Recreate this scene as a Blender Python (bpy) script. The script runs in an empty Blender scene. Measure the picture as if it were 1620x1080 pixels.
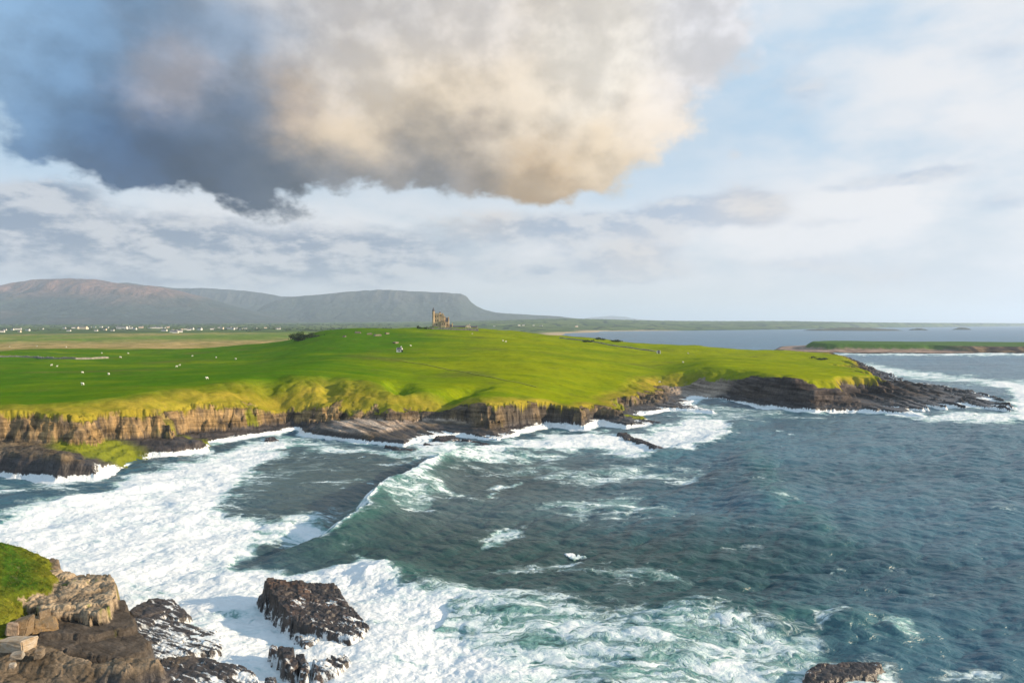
import bpy, bmesh, math, random
import numpy as np
from mathutils import Vector, Matrix
random.seed(7); RNG = np.random.default_rng(7)
scene = bpy.context.scene
COL = scene.collection

# ------------------------------------------------------------------ camera
CAM_H, FPX, CX, CY = 40.0, 1080.0, 810.0, 540.0
PITCH = math.atan(28.0 / FPX)
cd = bpy.data.cameras.new('camera'); cam = bpy.data.objects.new('camera', cd); COL.objects.link(cam)
cam.location = (0, 0, CAM_H); cam.rotation_euler = (math.pi/2 - PITCH, 0, 0)
cd.sensor_width = 36; cd.lens = 24; cd.clip_start = 0.5; cd.clip_end = 150000
scene.camera = cam

# ------------------------------------------------------------------ render, sun
SUN_EL, SUN_AZ = math.radians(17), math.radians(98)       # azimuth clockwise from the view direction (+Y)
SKY_STRENGTH = 0.1
scene.view_settings.view_transform = 'Standard'; scene.view_settings.look = 'None'
EXPO = 0.8; scene.view_settings.exposure = EXPO; scene.view_settings.gamma = 1
scene.cycles.use_denoising = True; scene.cycles.denoising_prefilter = 'ACCURATE'
scene.cycles.max_bounces = 6; scene.cycles.volume_bounces = 2
S = Vector((math.sin(SUN_AZ)*math.cos(SUN_EL), math.cos(SUN_AZ)*math.cos(SUN_EL), math.sin(SUN_EL)))
sl = bpy.data.lights.new('sun', 'SUN'); sl.energy = 5.0; sl.angle = math.radians(1.2); sl.color = (1.0, 0.80, 0.55)
so = bpy.data.objects.new('sun', sl); COL.objects.link(so)
so.rotation_euler = S.to_track_quat('Z', 'Y').to_euler(); so.location = (300, -50, 400)


# ------------------------------------------------------------------ node helper
class NT:
    def __init__(s, tree): s.t = tree; s.n = tree.nodes; s.l = tree.links
    def new(s, typ, **kw):
        n = s.n.new(typ)
        for k, v in kw.items(): setattr(n, k, v)
        return n
    def put(s, sock, v):
        if v is None: return
        if hasattr(v, 'links') or isinstance(v, bpy.types.NodeSocket): s.l.new(v, sock)
        else:
            if sock.type in ('RGBA',) and not hasattr(v, '__len__'): v = (v, v, v, 1)
            elif sock.type == 'RGBA' and len(v) == 3: v = (*v, 1)
            elif sock.type == 'VECTOR' and not hasattr(v, '__len__'): v = (v, v, v)
            sock.default_value = v
    def m(s, op, a, b=None, c=None, clamp=False):
        n = s.new('ShaderNodeMath', operation=op, use_clamp=clamp)
        s.put(n.inputs[0], a); s.put(n.inputs[1], b); s.put(n.inputs[2], c); return n.outputs[0]
    def vm(s, op, a, b=None):
        n = s.new('ShaderNodeVectorMath', operation=op)
        s.put(n.inputs[0], a); s.put(n.inputs[1], b)
        return n.outputs['Value' if op in ('LENGTH', 'DOT_PRODUCT', 'DISTANCE') else 'Vector']
    def xyz(s, x, y, z):
        n = s.new('ShaderNodeCombineXYZ')
        for i, v in enumerate((x, y, z)): s.put(n.inputs[i], v)
        return n.outputs[0]
    def sep(s, v):
        n = s.new('ShaderNodeSeparateXYZ'); s.put(n.inputs[0], v); return n.outputs
    def noise(s, vec, scale=1, detail=4, rough=.5, dist=0, lac=2.0, col=False, typ='FBM'):
        n = s.new('ShaderNodeTexNoise'); n.noise_type = typ
        if typ == 'FBM': n.normalize = True
        s.put(n.inputs['Vector'], vec); n.inputs['Scale'].default_value = scale; n.inputs['Detail'].default_value = detail
        n.inputs['Roughness'].default_value = rough; n.inputs['Distortion'].default_value = dist; n.inputs['Lacunarity'].default_value = lac
        return n.outputs['Color' if col else 0]
    def voro(s, vec, scale=1, feature='DISTANCE_TO_EDGE', out='Distance', rand=1):
        n = s.new('ShaderNodeTexVoronoi', feature=feature); s.put(n.inputs['Vector'], vec)
        n.inputs['Scale'].default_value = scale; n.inputs['Randomness'].default_value = rand; return n.outputs[out]
    def ramp(s, x, a, b, lo=0.0, hi=1.0, smooth=True):
        n = s.new('ShaderNodeMapRange'); n.interpolation_type = 'SMOOTHSTEP' if smooth else 'LINEAR'; n.clamp = True
        s.put(n.inputs[0], x)
        for i, v in enumerate((a, b, lo, hi)): s.put(n.inputs[i+1], v)
        return n.outputs[0]
    def mix(s, f, a, b, blend='MIX'):
        n = s.new('ShaderNodeMix', data_type='RGBA', blend_type=blend); n.clamp_factor = True
        s.put(n.inputs[0], f); s.put(n.inputs[6], a); s.put(n.inputs[7], b); return n.outputs[2]
    def attr(s, name, out='Fac'):
        n = s.new('ShaderNodeAttribute', attribute_name=name); return n.outputs[out]
    def bump(s, h, strength=.5, dist=.1, normal=None):
        n = s.new('ShaderNodeBump'); n.inputs['Strength'].default_value = strength; n.inputs['Distance'].default_value = dist
        s.put(n.inputs['Height'], h); s.put(n.inputs['Normal'], normal); return n.outputs[0]
    def pos(s): return s.new('ShaderNodeNewGeometry').outputs['Position']

def material(name, build, rough=.9, spec=.3):
    m = bpy.data.materials.new(name); m.use_nodes = True
    b = m.node_tree.nodes['Principled BSDF']
    b.inputs['Roughness'].default_value = rough; b.inputs['Specular IOR Level'].default_value = spec
    build(NT(m.node_tree), b); return m

# ------------------------------------------------------------------ pixel / world
CP, SP = math.cos(PITCH), math.sin(PITCH)
def ray(px, py):
    a = (np.asarray(px, float)-CX)/FPX; b = (np.asarray(py, float)-CY)/FPX
    return a, CP - b*SP, -SP - b*CP
def W(px, py, z=0.0):
    dx, dy, dz = ray(px, py); t = (z-CAM_H)/dz
    return np.array([dx*t, dy*t])
def project(x, y, z):
    zc = z - CAM_H; dep = y*CP - zc*SP; up = y*SP + zc*CP
    return CX + FPX*x/dep, CY - FPX*up/dep
def skydir(px, py):
    dx, dy, dz = ray(px, py); return math.atan2(dx, dy), math.atan2(dz, math.hypot(dx, dy))

# ------------------------------------------------------------------ world: sky + clouds
world = bpy.data.worlds.new('World'); scene.world = world; world.use_nodes = True
def build_world():
    t = NT(world.node_tree); bg = world.node_tree.nodes['Background']
    sky = t.new('ShaderNodeTexSky', sky_type='NISHITA'); sky.sun_disc = False
    sky.sun_elevation = SUN_EL; sky.sun_rotation = SUN_AZ; sky.air_density = 1.0; sky.dust_density = 1.2; sky.ozone_density = 1.2
    d = t.new('ShaderNodeTexCoord').outputs['Generated']
    x, y, z = t.sep(d)
    az = t.m('ARCTAN2', x, y); el = t.m('ARCSINE', z)
    K = 1.0 / SKY_STRENGTH / 2**EXPO
    def c(r, g, b):      # sRGB 0..255 -> linear radiance for the background strength
        f = lambda v: (v/255/12.92 if v/255 < .04045 else ((v/255+.055)/1.055)**2.4) * K
        return (f(r), f(g), f(b), 1)
    wv = t.xyz(az, t.m('MULTIPLY', el, 1.5), 0.0)
    warp = t.vm('SUBTRACT', t.noise(wv, 5.0, 5, .55, col=True), (.5, .5, .5))
    warp2 = t.vm('SUBTRACT', t.noise(wv, 16.0, 4, .6, col=True), (.5, .5, .5))
    def warped(k1, k2):
        n1 = t.new('ShaderNodeVectorMath', operation='SCALE'); t.put(n1.inputs[0], warp); n1.inputs['Scale'].default_value = k1
        n2 = t.new('ShaderNodeVectorMath', operation='SCALE'); t.put(n2.inputs[0], warp2); n2.inputs['Scale'].default_value = k2
        return t.vm('ADD', t.xyz(az, el, 0.0), t.vm('ADD', n1.outputs[0], n2.outputs[0]))
    pw = warped(.16, .05); ps = warped(.05, .025)
    def blobs(lst, p):
        acc = None; px_, py_, _ = t.sep(p)
        for (cx, cy, sx, sy, w) in lst:
            a0, e0 = skydir(cx, cy); sa = sx/FPX; se = sy/FPX
            u = t.m('MULTIPLY', t.m('SUBTRACT', px_, a0), 1/sa); v = t.m('MULTIPLY', t.m('SUBTRACT', py_, e0), 1/se)
            r = t.m('ADD', t.m('MULTIPLY', u, u), t.m('MULTIPLY', v, v))
            g = t.m('MULTIPLY', t.m('EXPONENT', t.m('MULTIPLY', r, -1.0)), w)
            acc = g if acc is None else t.m('ADD', acc, g)
        return acc
    def fbm(scale, det, rough, off=(0, 0), st=1.0, p=None):
        v = t.xyz(t.m('ADD', az, off[0]), t.m('MULTIPLY', t.m('ADD', el, off[1]), st), 3.1)
        return t.noise(v, scale, det, rough)
    # 1 clear sky, whitened towards the horizon
    nis = t.mix(.5, sky.outputs[0], c(176, 208, 236))
    base = t.mix(t.ramp(el, 0.0, .30, .97, .5), nis, c(208, 216, 224))
    base = t.mix(t.ramp(el, .05, .5, 0, .75), base, c(180, 212, 238))
    base = t.mix(blobs([(1230, 20, 130, 240, .6), (1310, 110, 90, 180, .2), (30, 130, 60, 120, .5), (100, 290, 120, 50, .5), (1100, 290, 240, 60, .5), (980, 330, 140, 40, .4)], ps), base, c(176, 208, 234))
    # 2 high veil on the right
    veil = fbm(4.5, 5, .55, st=2.2)
    vm_ = t.m('MULTIPLY', t.ramp(veil, .27, .60), blobs([(1500, 150, 330, 330, .95), (1400, 420, 500, 90, .7), (100, 420, 500, 90, .7), (600, 380, 500, 70, .8), (20, 20, 200, 60, .4)], ps))
    base = t.mix(vm_, base, c(238, 238, 240))
    # 3 low stratocumulus deck
    n3 = fbm(9.0, 8, .6, st=2.4); n3b = fbm(9.0, 8, .6, off=(.014, .012), st=2.4)
    m3 = blobs([(180, 395, 330, 46, .9), (560, 408, 330, 46, .95), (20, 360, 200, 40, .5), (960, 355, 170, 20, .95), (1080, 338, 100, 26, 1.0), (1190, 325, 42, 28, 1.1), (1000, 412, 80, 28, 1.0), (960, 432, 120, 12, .8), (1290, 415, 130, 18, .6), (1450, 280, 70, 16, .95),
                (1320, 300, 60, 10, .5), (1260, 130, 50, 60, .55), (1165, 240, 14, 14, .6), (1530, 200, 60, 20, .4), (1590, 325, 50, 14, .6), (75, 305, 60, 22, .9), (1400, 435, 120, 14, .45), (1340, 350, 60, 8, .5), (1570, 95, 50, 20, .35), (840, 370, 140, 20, .4)], ps)
    d3 = t.ramp(t.m('ADD', m3, t.m('MULTIPLY', t.m('SUBTRACT', n3, .5), 1.7)), .22, .92)
    lit3 = t.ramp(t.m('SUBTRACT', n3, n3b), -.09, .10)
    warm3 = blobs([(1190, 330, 60, 40, .45), (1010, 410, 70, 40, .4), (1450, 420, 160, 30, .4), (740, 345, 80, 30, .5)], ps)
    c3d = t.mix(t.ramp(az, -.5, .45), c(126, 144, 168), c(176, 192, 214))
    c3 = t.mix(t.m('MULTIPLY', lit3, .7), c3d, c(226, 227, 229))
    c3 = t.mix(warm3, c3, c(238, 222, 205))
    base = t.mix(t.m('MULTIPLY', d3, .88), base, c3)
    # 4 the great cumulus
    n4 = fbm(4.2, 9, .54, st=1.2); n4b = fbm(4.2, 9, .54, off=(.03, .022), st=1.2)
    n4f = fbm(20.0, 6, .6, st=1.25)
    big = blobs([(280, 130, 230, 130, 1.0), (350, 262, 190, 58, 1.0), (620, 80, 260, 150, 1.1), (900, 70, 240, 150, 1.1), (830, 262, 120, 66, 1.0), (1020, 110, 150, 120, .62), (560, 230, 150, 60, .6), (120, 40, 180, 90, .8), (180, 200, 90, 70, .6), (680, -150, 700, 170, 1.0)], pw)
    d4 = t.ramp(t.m('ADD', big, t.m('ADD', t.m('MULTIPLY', t.m('SUBTRACT', n4, .5), 1.3), t.m('MULTIPLY', t.m('SUBTRACT', n4f, .5), .62))), .50, .86)
    rel = t.m('SUBTRACT', n4, n4b)
    # body colour of the cloud: each place weighted smoothly into the next
    TONES = [(40, 50, 110, (150, 180, 208)), (130, 150, 95, (84, 122, 158)), (240, 215, 92, (56, 94, 132)), (330, 300, 84, (60, 80, 102)), (270, 95, 50, (206, 192, 184)), (420, 50, 70, (150, 164, 182)), (560, 50, 75, (210, 206, 204)), (720, 40, 85, (232, 224, 216)),
             (560, 195, 72, (220, 200, 170)), (455, 150, 50, (190, 170, 148)), (655, 262, 54, (112, 114, 120)), (750, 255, 46, (128, 118, 110)), (850, 295, 58, (190, 164, 126)), (800, 140, 90, (226, 210, 186)), (950, 90, 95, (244, 234, 222)), (1055, 185, 70, (226, 212, 194)), (1110, 70, 90, (222, 222, 226)),
             (440, 285, 58, (84, 98, 114)), (690, 160, 62, (222, 204, 176)), (365, 180, 58, (104, 122, 142)), (940, 230, 55, (216, 196, 166)), (200, 20, 85, (116, 148, 178)), (560, 285, 54, (122, 126, 134)), (340, 20, 55, (134, 156, 180)), (640, 90, 55, (222, 210, 192)), (700, -200, 300, (200, 198, 198))]
    px_, py_, _z = t.sep(warped(.20, .045)); num = None; den = None
    for (cx, cy, sg, rgb) in TONES:
        a0, e0 = skydir(cx, cy); k_ = FPX/sg
        u = t.m('MULTIPLY', t.m('SUBTRACT', px_, a0), k_); v = t.m('MULTIPLY', t.m('SUBTRACT', py_, e0), k_)
        g = t.m('EXPONENT', t.m('MULTIPLY', t.m('ADD', t.m('MULTIPLY', u, u), t.m('MULTIPLY', v, v)), -1.0)); g = t.m('ADD', g, .0008)
        n_ = t.new('ShaderNodeVectorMath', operation='SCALE'); rgb = [min(255, max(20, 168+1.26*(q-172))) for q in rgb]; n_.inputs[0].default_value = c(*rgb)[:3]; t.put(n_.inputs['Scale'], g)
        num = n_.outputs[0] if num is None else t.vm('ADD', num, n_.outputs[0]); den = g if den is None else t.m('ADD', den, g)
    cc = t.vm('DIVIDE', num, t.xyz(den, den, den))
    shade = t.m('ADD', t.ramp(rel, -.09, .09, .80, 1.17), t.m('MULTIPLY', t.m('SUBTRACT', n4f, .5), .22))
    cc = t.vm('MULTIPLY', cc, t.xyz(shade, shade, shade))
    base = t.mix(d4, base, cc)
    # horizon haze band, and the plain Nishita colour below it
    base = t.mix(t.ramp(el, .0, .12, .5, 0), base, c(212, 218, 224))
    t.put(bg.inputs['Color'], base); bg.inputs['Strength'].default_value = SKY_STRENGTH
build_world()

# ------------------------------------------------------------------ numpy noise
PERM = np.concatenate([RNG.permutation(1024)]*3)
G2 = np.stack([np.cos(np.arange(1024)*2.399963), np.sin(np.arange(1024)*2.399963)], 1)
def perlin(x, y):
    xi = np.floor(x).astype(np.int64); yi = np.floor(y).astype(np.int64)
    xf = x-xi; yf = y-yi; u = xf**3*(xf*(xf*6-15)+10); v = yf**3*(yf*(yf*6-15)+10)
    def g(ix, iy, dx, dy):
        h = PERM[(PERM[ix & 1023] + iy) & 1023]; q = G2[h]; return q[..., 0]*dx + q[..., 1]*dy
    a = g(xi, yi, xf, yf); b = g(xi+1, yi, xf-1, yf); c = g(xi, yi+1, xf, yf-1); d = g(xi+1, yi+1, xf-1, yf-1)
    return ((a*(1-u)+b*u)*(1-v) + (c*(1-u)+d*u)*v)*1.5
def fbm(x, y, sc, octv=5, gain=.5, off=0.0):
    s = 0; a = 1.0; n = 0; f = 1.0/sc
    for i in range(octv):
        s = s + a*perlin(x*f+off+i*17.3, y*f-off+i*9.1); n += a; a *= gain; f *= 2.03
    return s/n
def ridged(x, y, sc, octv=4, gain=.5, off=0.0):
    s = 0; a = 1.0; n = 0; f = 1.0/sc
    for i in range(octv):
        s = s + a*(1-np.abs(perlin(x*f+off+i*7.7, y*f-off+i*3.1))*1.6); n += a; a *= gain; f *= 2.03
    return s/n
def cells(x, y):                       # worley: F1, F2-F1, random per cell
    xi = np.floor(x).astype(np.int64); yi = np.floor(y).astype(np.int64)
    f1 = np.full(x.shape, 9.0); f2 = np.full(x.shape, 9.0); rid = np.zeros(x.shape)
    for i in (-1, 0, 1):
        for j in (-1, 0, 1):
            h = PERM[(PERM[(xi+i) & 1023] + yi + j) & 1023]; h2 = PERM[h+37]
            d = np.hypot(xi+i+.1+.8*h/1024.0-x, yi+j+.1+.8*h2/1024.0-y)
            m = d < f1; f2 = np.where(m, f1, np.minimum(f2, d)); rid = np.where(m, h/1024.0, rid); f1 = np.where(m, d, f1)
    return f1, f2-f1, rid
def sstep(x, a, b):
    t = np.clip((x-a)/(b-a), 0, 1); return t*t*(3-2*t)
def poly_sd(x, y, P, closed=True):      # signed distance, positive inside
    P = np.asarray(P, float); d2 = np.full(x.shape, 1e18); ins = np.zeros(x.shape, bool)
    for i in range(len(P)):
        a = P[i]; b = P[(i+1) % len(P)]; e = b-a; L = e@e+1e-12
        tt = np.clip(((x-a[0])*e[0]+(y-a[1])*e[1])/L, 0, 1)
        d2 = np.minimum(d2, (x-a[0]-tt*e[0])**2+(y-a[1]-tt*e[1])**2)
        c = ((a[1] > y) != (b[1] > y)); ins ^= c & (x < (b[0]-a[0])*(y-a[1])/(b[1]-a[1]+1e-15)+a[0])
    d = np.sqrt(d2); return np.where(ins, d, -d)
def line_sd(x, y, P, vals):             # distance to a polyline, side sign (+ = right of travel), interpolated value
    P = np.asarray(P, float); d2 = np.full(x.shape, 1e18); sg = np.zeros(x.shape); vv = np.zeros(x.shape)
    for i in range(len(P)-1):
        a = P[i]; e = P[i+1]-a; tt = np.clip(((x-a[0])*e[0]+(y-a[1])*e[1])/(e@e+1e-12), 0, 1)
        q = (x-a[0]-tt*e[0])**2+(y-a[1]-tt*e[1])**2; m = q < d2
        d2 = np.where(m, q, d2); sg = np.where(m, np.sign(e[1]*(x-a[0])-e[0]*(y-a[1])), sg); vv = np.where(m, vals[i]*(1-tt)+vals[i+1]*tt, vv)
    return np.sqrt(d2), sg, vv

# ------------------------------------------------------------------ object helpers
def tag(o, label=None, cat=None, group=None, kind=None):
    if label: o['label'] = label
    if cat: o['category'] = cat
    if group: o['group'] = group
    if kind: o['kind'] = kind
    return o
def np_mesh(name, V, F, mat, attrs=None, smooth=True, parent=None):
    me = bpy.data.meshes.new(name); V = np.asarray(V, np.float32); F = np.asarray(F, np.int32); k = F.shape[1]
    me.vertices.add(len(V)); me.vertices.foreach_set('co', V.ravel())
    me.loops.add(F.size); me.loops.foreach_set('vertex_index', F.ravel())
    me.polygons.add(len(F)); me.polygons.foreach_set('loop_start', np.arange(0, F.size, k, dtype=np.int32))
    me.update(calc_edges=True)
    me.polygons.foreach_set('use_smooth', np.full(len(F), smooth))
    for n, a in (attrs or {}).items():
        a = np.asarray(a, np.float32)
        if a.ndim == 1: me.attributes.new(n, 'FLOAT', 'POINT').data.foreach_set('value', a)
        else:
            a4 = np.concatenate([a, np.ones((len(a), 1), np.float32)], 1)
            me.attributes.new(n, 'FLOAT_COLOR', 'POINT').data.foreach_set('color', a4.ravel())
    me.materials.append(mat); o = bpy.data.objects.new(name, me); COL.objects.link(o)
    if parent: o.parent = parent
    return o
def grid_faces(nr, nc, keep=None):
    i = np.arange(nr*nc).reshape(nr, nc)
    F = np.stack([i[:-1, :-1], i[:-1, 1:], i[1:, 1:], i[1:, :-1]], -1).reshape(-1, 4)
    if keep is not None: F = F[keep.ravel()[F].any(1)]
    return F
def compact(V, F, attrs):
    used = np.unique(F); mp = np.full(len(V), -1); mp[used] = np.arange(len(used))
    return V[used], mp[F], {k: a[used] for k, a in attrs.items()}
def empty(name, loc, rz=0.0):
    o = bpy.data.objects.new(name, None); COL.objects.link(o); o.location = loc; o.rotation_euler = (0, 0, rz); o.empty_display_size = .5
    return o
class MB:
    def __init__(s): s.b = bmesh.new()
    def box(s, x0, y0, z0, x1, y1, z1):
        v = [s.b.verts.new(p) for p in ((x0, y0, z0), (x1, y0, z0), (x1, y1, z0), (x0, y1, z0), (x0, y0, z1), (x1, y0, z1), (x1, y1, z1), (x0, y1, z1))]
        for f in ((3, 2, 1, 0), (4, 5, 6, 7), (0, 1, 5, 4), (1, 2, 6, 5), (2, 3, 7, 6), (3, 0, 4, 7)): s.b.faces.new([v[i] for i in f])
        return s
    def gable(s, x0, y0, z0, x1, y1, z1, axis='x', ov=0.0):      # a solid gable roof prism
        if axis == 'x':
            ym = (y0+y1)/2; P = [(x0-ov, y0-ov, z0), (x0-ov, y1+ov, z0), (x0-ov, ym, z1), (x1+ov, y0-ov, z0), (x1+ov, y1+ov, z0), (x1+ov, ym, z1)]
        else:
            xm = (x0+x1)/2; P = [(x1+ov, y0-ov, z0), (x0-ov, y0-ov, z0), (xm, y0-ov, z1), (x1+ov, y1+ov, z0), (x0-ov, y1+ov, z0), (xm, y1+ov, z1)]
        v = [s.b.verts.new(p) for p in P]
        for f in ((2, 1, 0), (3, 4, 5), (0, 1, 4, 3), (1, 2, 5, 4), (2, 0, 3, 5)): s.b.faces.new([v[i] for i in f])
        return s
    def cone(s, x, y, z0, z1, r0, r1, n=12):
        bmesh.ops.create_cone(s.b, cap_ends=True, segments=n, radius1=r0, radius2=max(r1, .001), depth=z1-z0, matrix=Matrix.Translation((x, y, (z0+z1)/2))); return s
    def ball(s, loc, sc, sub=2):
        bmesh.ops.create_icosphere(s.b, subdivisions=sub, radius=1, matrix=Matrix.Translation(loc) @ Matrix.Diagonal((*sc, 1))); return s
    def build(s, name, mat, parent=None, smooth=False):
        bmesh.ops.recalc_face_normals(s.b, faces=s.b.faces)
        me = bpy.data.meshes.new(name); s.b.to_mesh(me); s.b.free(); me.materials.append(mat)
        if smooth:
            for p in me.polygons: p.use_smooth = True
        o = bpy.data.objects.new(name, me); COL.objects.link(o)
        if parent: o.parent = parent
        return o
def copy_tree(o, parent=None):
    c = o.copy(); COL.objects.link(c)
    if parent: c.parent = parent
    for ch in list(o.children): copy_tree(ch, c)
    return c

# ------------------------------------------------------------------ terrain description
# shoreline in metres (traced at the waterline), each with: ledge height, ledge width, ledge back height, cliff width, cliff top, grass slope width
def wl(px, py): return tuple(W(px, py, 0.0))
COAST = [
 ((-420, 120), 4, 22, 6, 5, 13, 14), (wl(-250, 772), 4, 22, 6, 5, 13, 14), (wl(0, 752), 5.5, 18, 6.5, 5, 12.8, 13), (wl(90, 759), 5.8, 20, 6.5, 5, 13, 13),
 (wl(150, 757), 2.6, 20, 6, 5, 13.2, 13), (wl(215, 724), 1.2, 9, 4.6, 5, 12.6, 14), (wl(320, 715), 3.0, 13, 4.2, 5, 12, 16), (wl(335, 702), 1.2, 9, 3, 5, 11.6, 20),
 (wl(400, 692), .8, 7, 3, 4, 10.5, 22), (wl(468, 681), .5, 4, 2.2, 3, 8.0, 28), (wl(490, 690), 2.8, 14, 5.2, 2.5, 6.4, 32), (wl(550, 700), 3.2, 38, 6.0, 2, 6.4, 32),
 (wl(640, 707), 2.2, 44, 5.8, 2, 6.2, 30), (wl(662, 700), .8, 36, 5, 2, 5.6, 28), (wl(700, 690), .5, 18, 3.2, 4, 6.4, 22), (wl(730, 690), 1.5, 8, 3, 5, 10.5, 6),
 (wl(790, 701), .9, 16, 2.4, 4, 10.5, 6), (wl(826, 684), .8, 6, 2, 4, 10, 5), (wl(872, 673), .5, 1, 1, 3, 9.2, 5), (wl(926, 678), 1, 1.5, 1.5, 3, 8.2, 6),
 (wl(948, 669), .6, 3, 1.6, 3, 7.4, 8), (wl(990, 677), 1.8, 12, 2.6, 3, 6.8, 10), (wl(1034, 674), .9, 18, 2.2, 3, 6.2, 12), (wl(1012, 657), .8, 9, 2.0, 3, 6, 12),
 (wl(1060, 649), 1.2, 16, 2, 3, 5.5, 14), (wl(1130, 653), .9, 16, 1.8, 4, 5, 18), (wl(1092, 640), .6, 12, 1.8, 5, 4.6, 24), (wl(1106, 631), .1, 16, 2.2, 8, 4.5, 28),
 (wl(1124, 631), 1.5, 5, 3, 6, 9, 10), (wl(1150, 635), 3, 2.5, 4, 6, 14, 2.5), (wl(1210, 644), 3, 3, 4, 6, 13, 2.5), (wl(1290, 652), 2.5, 4, 3.6, 5.5, 11.2, 3),
 (wl(1340, 651), 2, 7, 3.6, 5, 9.8, 4), (wl(1400, 653), 1.4, 20, 3.4, 5, 8, 6), (wl(1462, 659), .6, 22, 2.8, 5, 7, 8), (wl(1428, 648), .8, 30, 3.0, 5, 7, 8),
 (wl(1500, 645), .8, 44, 3.4, 5, 6.5, 8), (wl(1592, 649), .6, 60, 3.4, 5, 6, 8), (wl(1575, 632), .8, 60, 3.8, 5, 6, 8), (wl(1500, 613), .6, 42, 3.8, 5, 6.5, 8),
 (wl(1420, 603), .6, 20, 3, 5, 7, 8), (wl(1392, 590), .6, 6, 2.5, 5, 7, 8), (wl(1345, 571), 1, 4, 2.5, 5, 7.5, 8), ((388, 815), 1, 4, 2, 5, 7, 8), ((335, 950), .5, 4, 2, 5, 5, 10),
 ((262, 1150), .3, 6, 2, 6, 4, 20), ((185, 1400), .2, 10, 1.5, 8, 3, 30), ((140, 2000), .2, 40, 2, 20, 3, 60), ((215, 2800), .2, 90, 3, 30, 5, 80), ((430, 3330), .2, 40, 2, 30, 4, 80),
 ((470, 3650), .2, 40, 2, 30, 4, 80), ((1050, 4000), .2, 30, 2, 30, 5, 80), ((1950, 4800), .2, 30, 2, 30, 5, 100), ((3300, 6500), .2, 30, 2, 30, 5, 100), ((6000, 9000), .2, 30, 2, 30, 5, 100),
 ((11000, 13500), .2, 30, 2, 30, 5, 100), ((11000, 20000), 1, 30, 2, 30, 5, 100), ((-16000, 20000), 1, 30, 2, 30, 5, 100), ((-16000, 120), 1, 30, 2, 30, 5, 100)]
CPTS = np.array([c[0] for c in COAST]); CPAR = np.array([c[1:] for c in COAST], float)
def Zp(px, py, d):
    return (px, d, CAM_H-(py-512)*d/FPX)
CTRL = [(-300, 190, 17), (-300, 400, 15), Zp(0, 640, 212), Zp(150, 629, 222), Zp(300, 609, 258), Zp(400, 597, 280), Zp(500, 590, 300), Zp(580, 592, 312), Zp(650, 601, 312), Zp(740, 616, 285),
 Zp(800, 622, 275), Zp(900, 632, 285), Zp(950, 634, 292), Zp(1010, 622, 325), Zp(950, 600, 360), Zp(1112, 572, 425), Zp(1050, 586, 430), Zp(1010, 585, 420), Zp(1160, 582, 385), Zp(1230, 590, 355), Zp(1330, 604, 335), Zp(1378, 608, 338),
 Zp(1300, 580, 450), Zp(1325, 567, 590), Zp(1200, 565, 560), Zp(200, 562, 560), Zp(200, 549, 750), Zp(0, 549, 760), (-300, 800, 14), Zp(400, 546, 680), Zp(400, 570, 440), Zp(100, 585, 380), Zp(250, 590, 330),
 Zp(500, 525, 640), Zp(560, 519, 680), Zp(640, 521.5, 800), Zp(700, 522, 900), Zp(760, 524, 900), Zp(860, 530, 850), Zp(960, 538.5, 800), Zp(1100, 548.5, 740), Zp(1200, 556, 680), Zp(1280, 562, 630),
 Zp(600, 545, 520), Zp(700, 560, 450), Zp(850, 560, 450), Zp(850, 590, 350), Zp(600, 566, 420), Zp(1000, 565, 500), Zp(1100, 560, 560), Zp(468, 537, 640), Zp(430, 546, 620), Zp(500, 560, 440),
 (700, 1150, 16), (500, 880, 16), (900, 1050, 12), (1050, 950, 7), (1200, 850, 6), (200, 1000, 8.5), (0, 1000, 8.5), (400, 1000, 9), (-300, 1100, 9), (200, 1500, 8), (0, 1500, 8), (450, 1500, 9), (650, 1500, 8), (800, 1500, 6), (1000, 1300, 3),
 (100, 2000, 10), (400, 2000, 10), (700, 2200, 8), (-300, 2000, 11), (100, 3000, 16), (400, 3000, 15), (700, 3200, 14), (850, 3600, 9), (950, 4200, 12), (100, 4500, 22), (400, 4500, 22), (700, 5000, 28), (-300, 4500, 24), (100, 6500, 34), (450, 6500, 36), (750, 6800, 60),
 (900, 6500, 85), (1000, 6500, 66), (1000, 5000, 26), (1100, 6600, 52), (1180, 6800, 56), (1250, 7000, 60), (1330, 7600, 55), (1400, 8500, 50), (1500, 10500, 48), (1620, 13000, 46), (1250, 5600, 18), (1900, 15000, 40), (-300, 7000, 40), (200, 12000, 60), (700, 12000, 80), (1100, 12000, 60)]
_C = np.array(CTRL); _u = np.stack([(_C[:, 0]-CX)/FPX*2.2, np.log(_C[:, 1])], 1)
def _ker(r2): return np.where(r2 > 0, .5*r2*np.log(r2+1e-20), 0)
_n = len(_C); _A = np.zeros((_n+3, _n+3)); _r2 = ((_u[:, None]-_u[None])**2).sum(-1)
_A[:_n, :_n] = _ker(_r2)+np.eye(_n)*4e-4; _A[:_n, _n] = 1; _A[:_n, _n+1:] = _u; _A[_n:, :_n] = _A[:_n, _n:].T
_b = np.zeros(_n+3); _b[:_n] = _C[:, 2]; _w = np.linalg.solve(_A, _b)
def plateau(x, y):
    d = np.maximum(y, 40.0); ux = np.clip(x/d, -1.25, 1.25)*2.2; uy = np.log(np.clip(d, 100, 15000)); z = _w[_n]+_w[_n+1]*ux+_w[_n+2]*uy
    for i in range(_n): z = z+_w[i]*_ker((ux-_u[i, 0])**2+(uy-_u[i, 1])**2)
    return np.maximum(z, 2.0)
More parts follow.
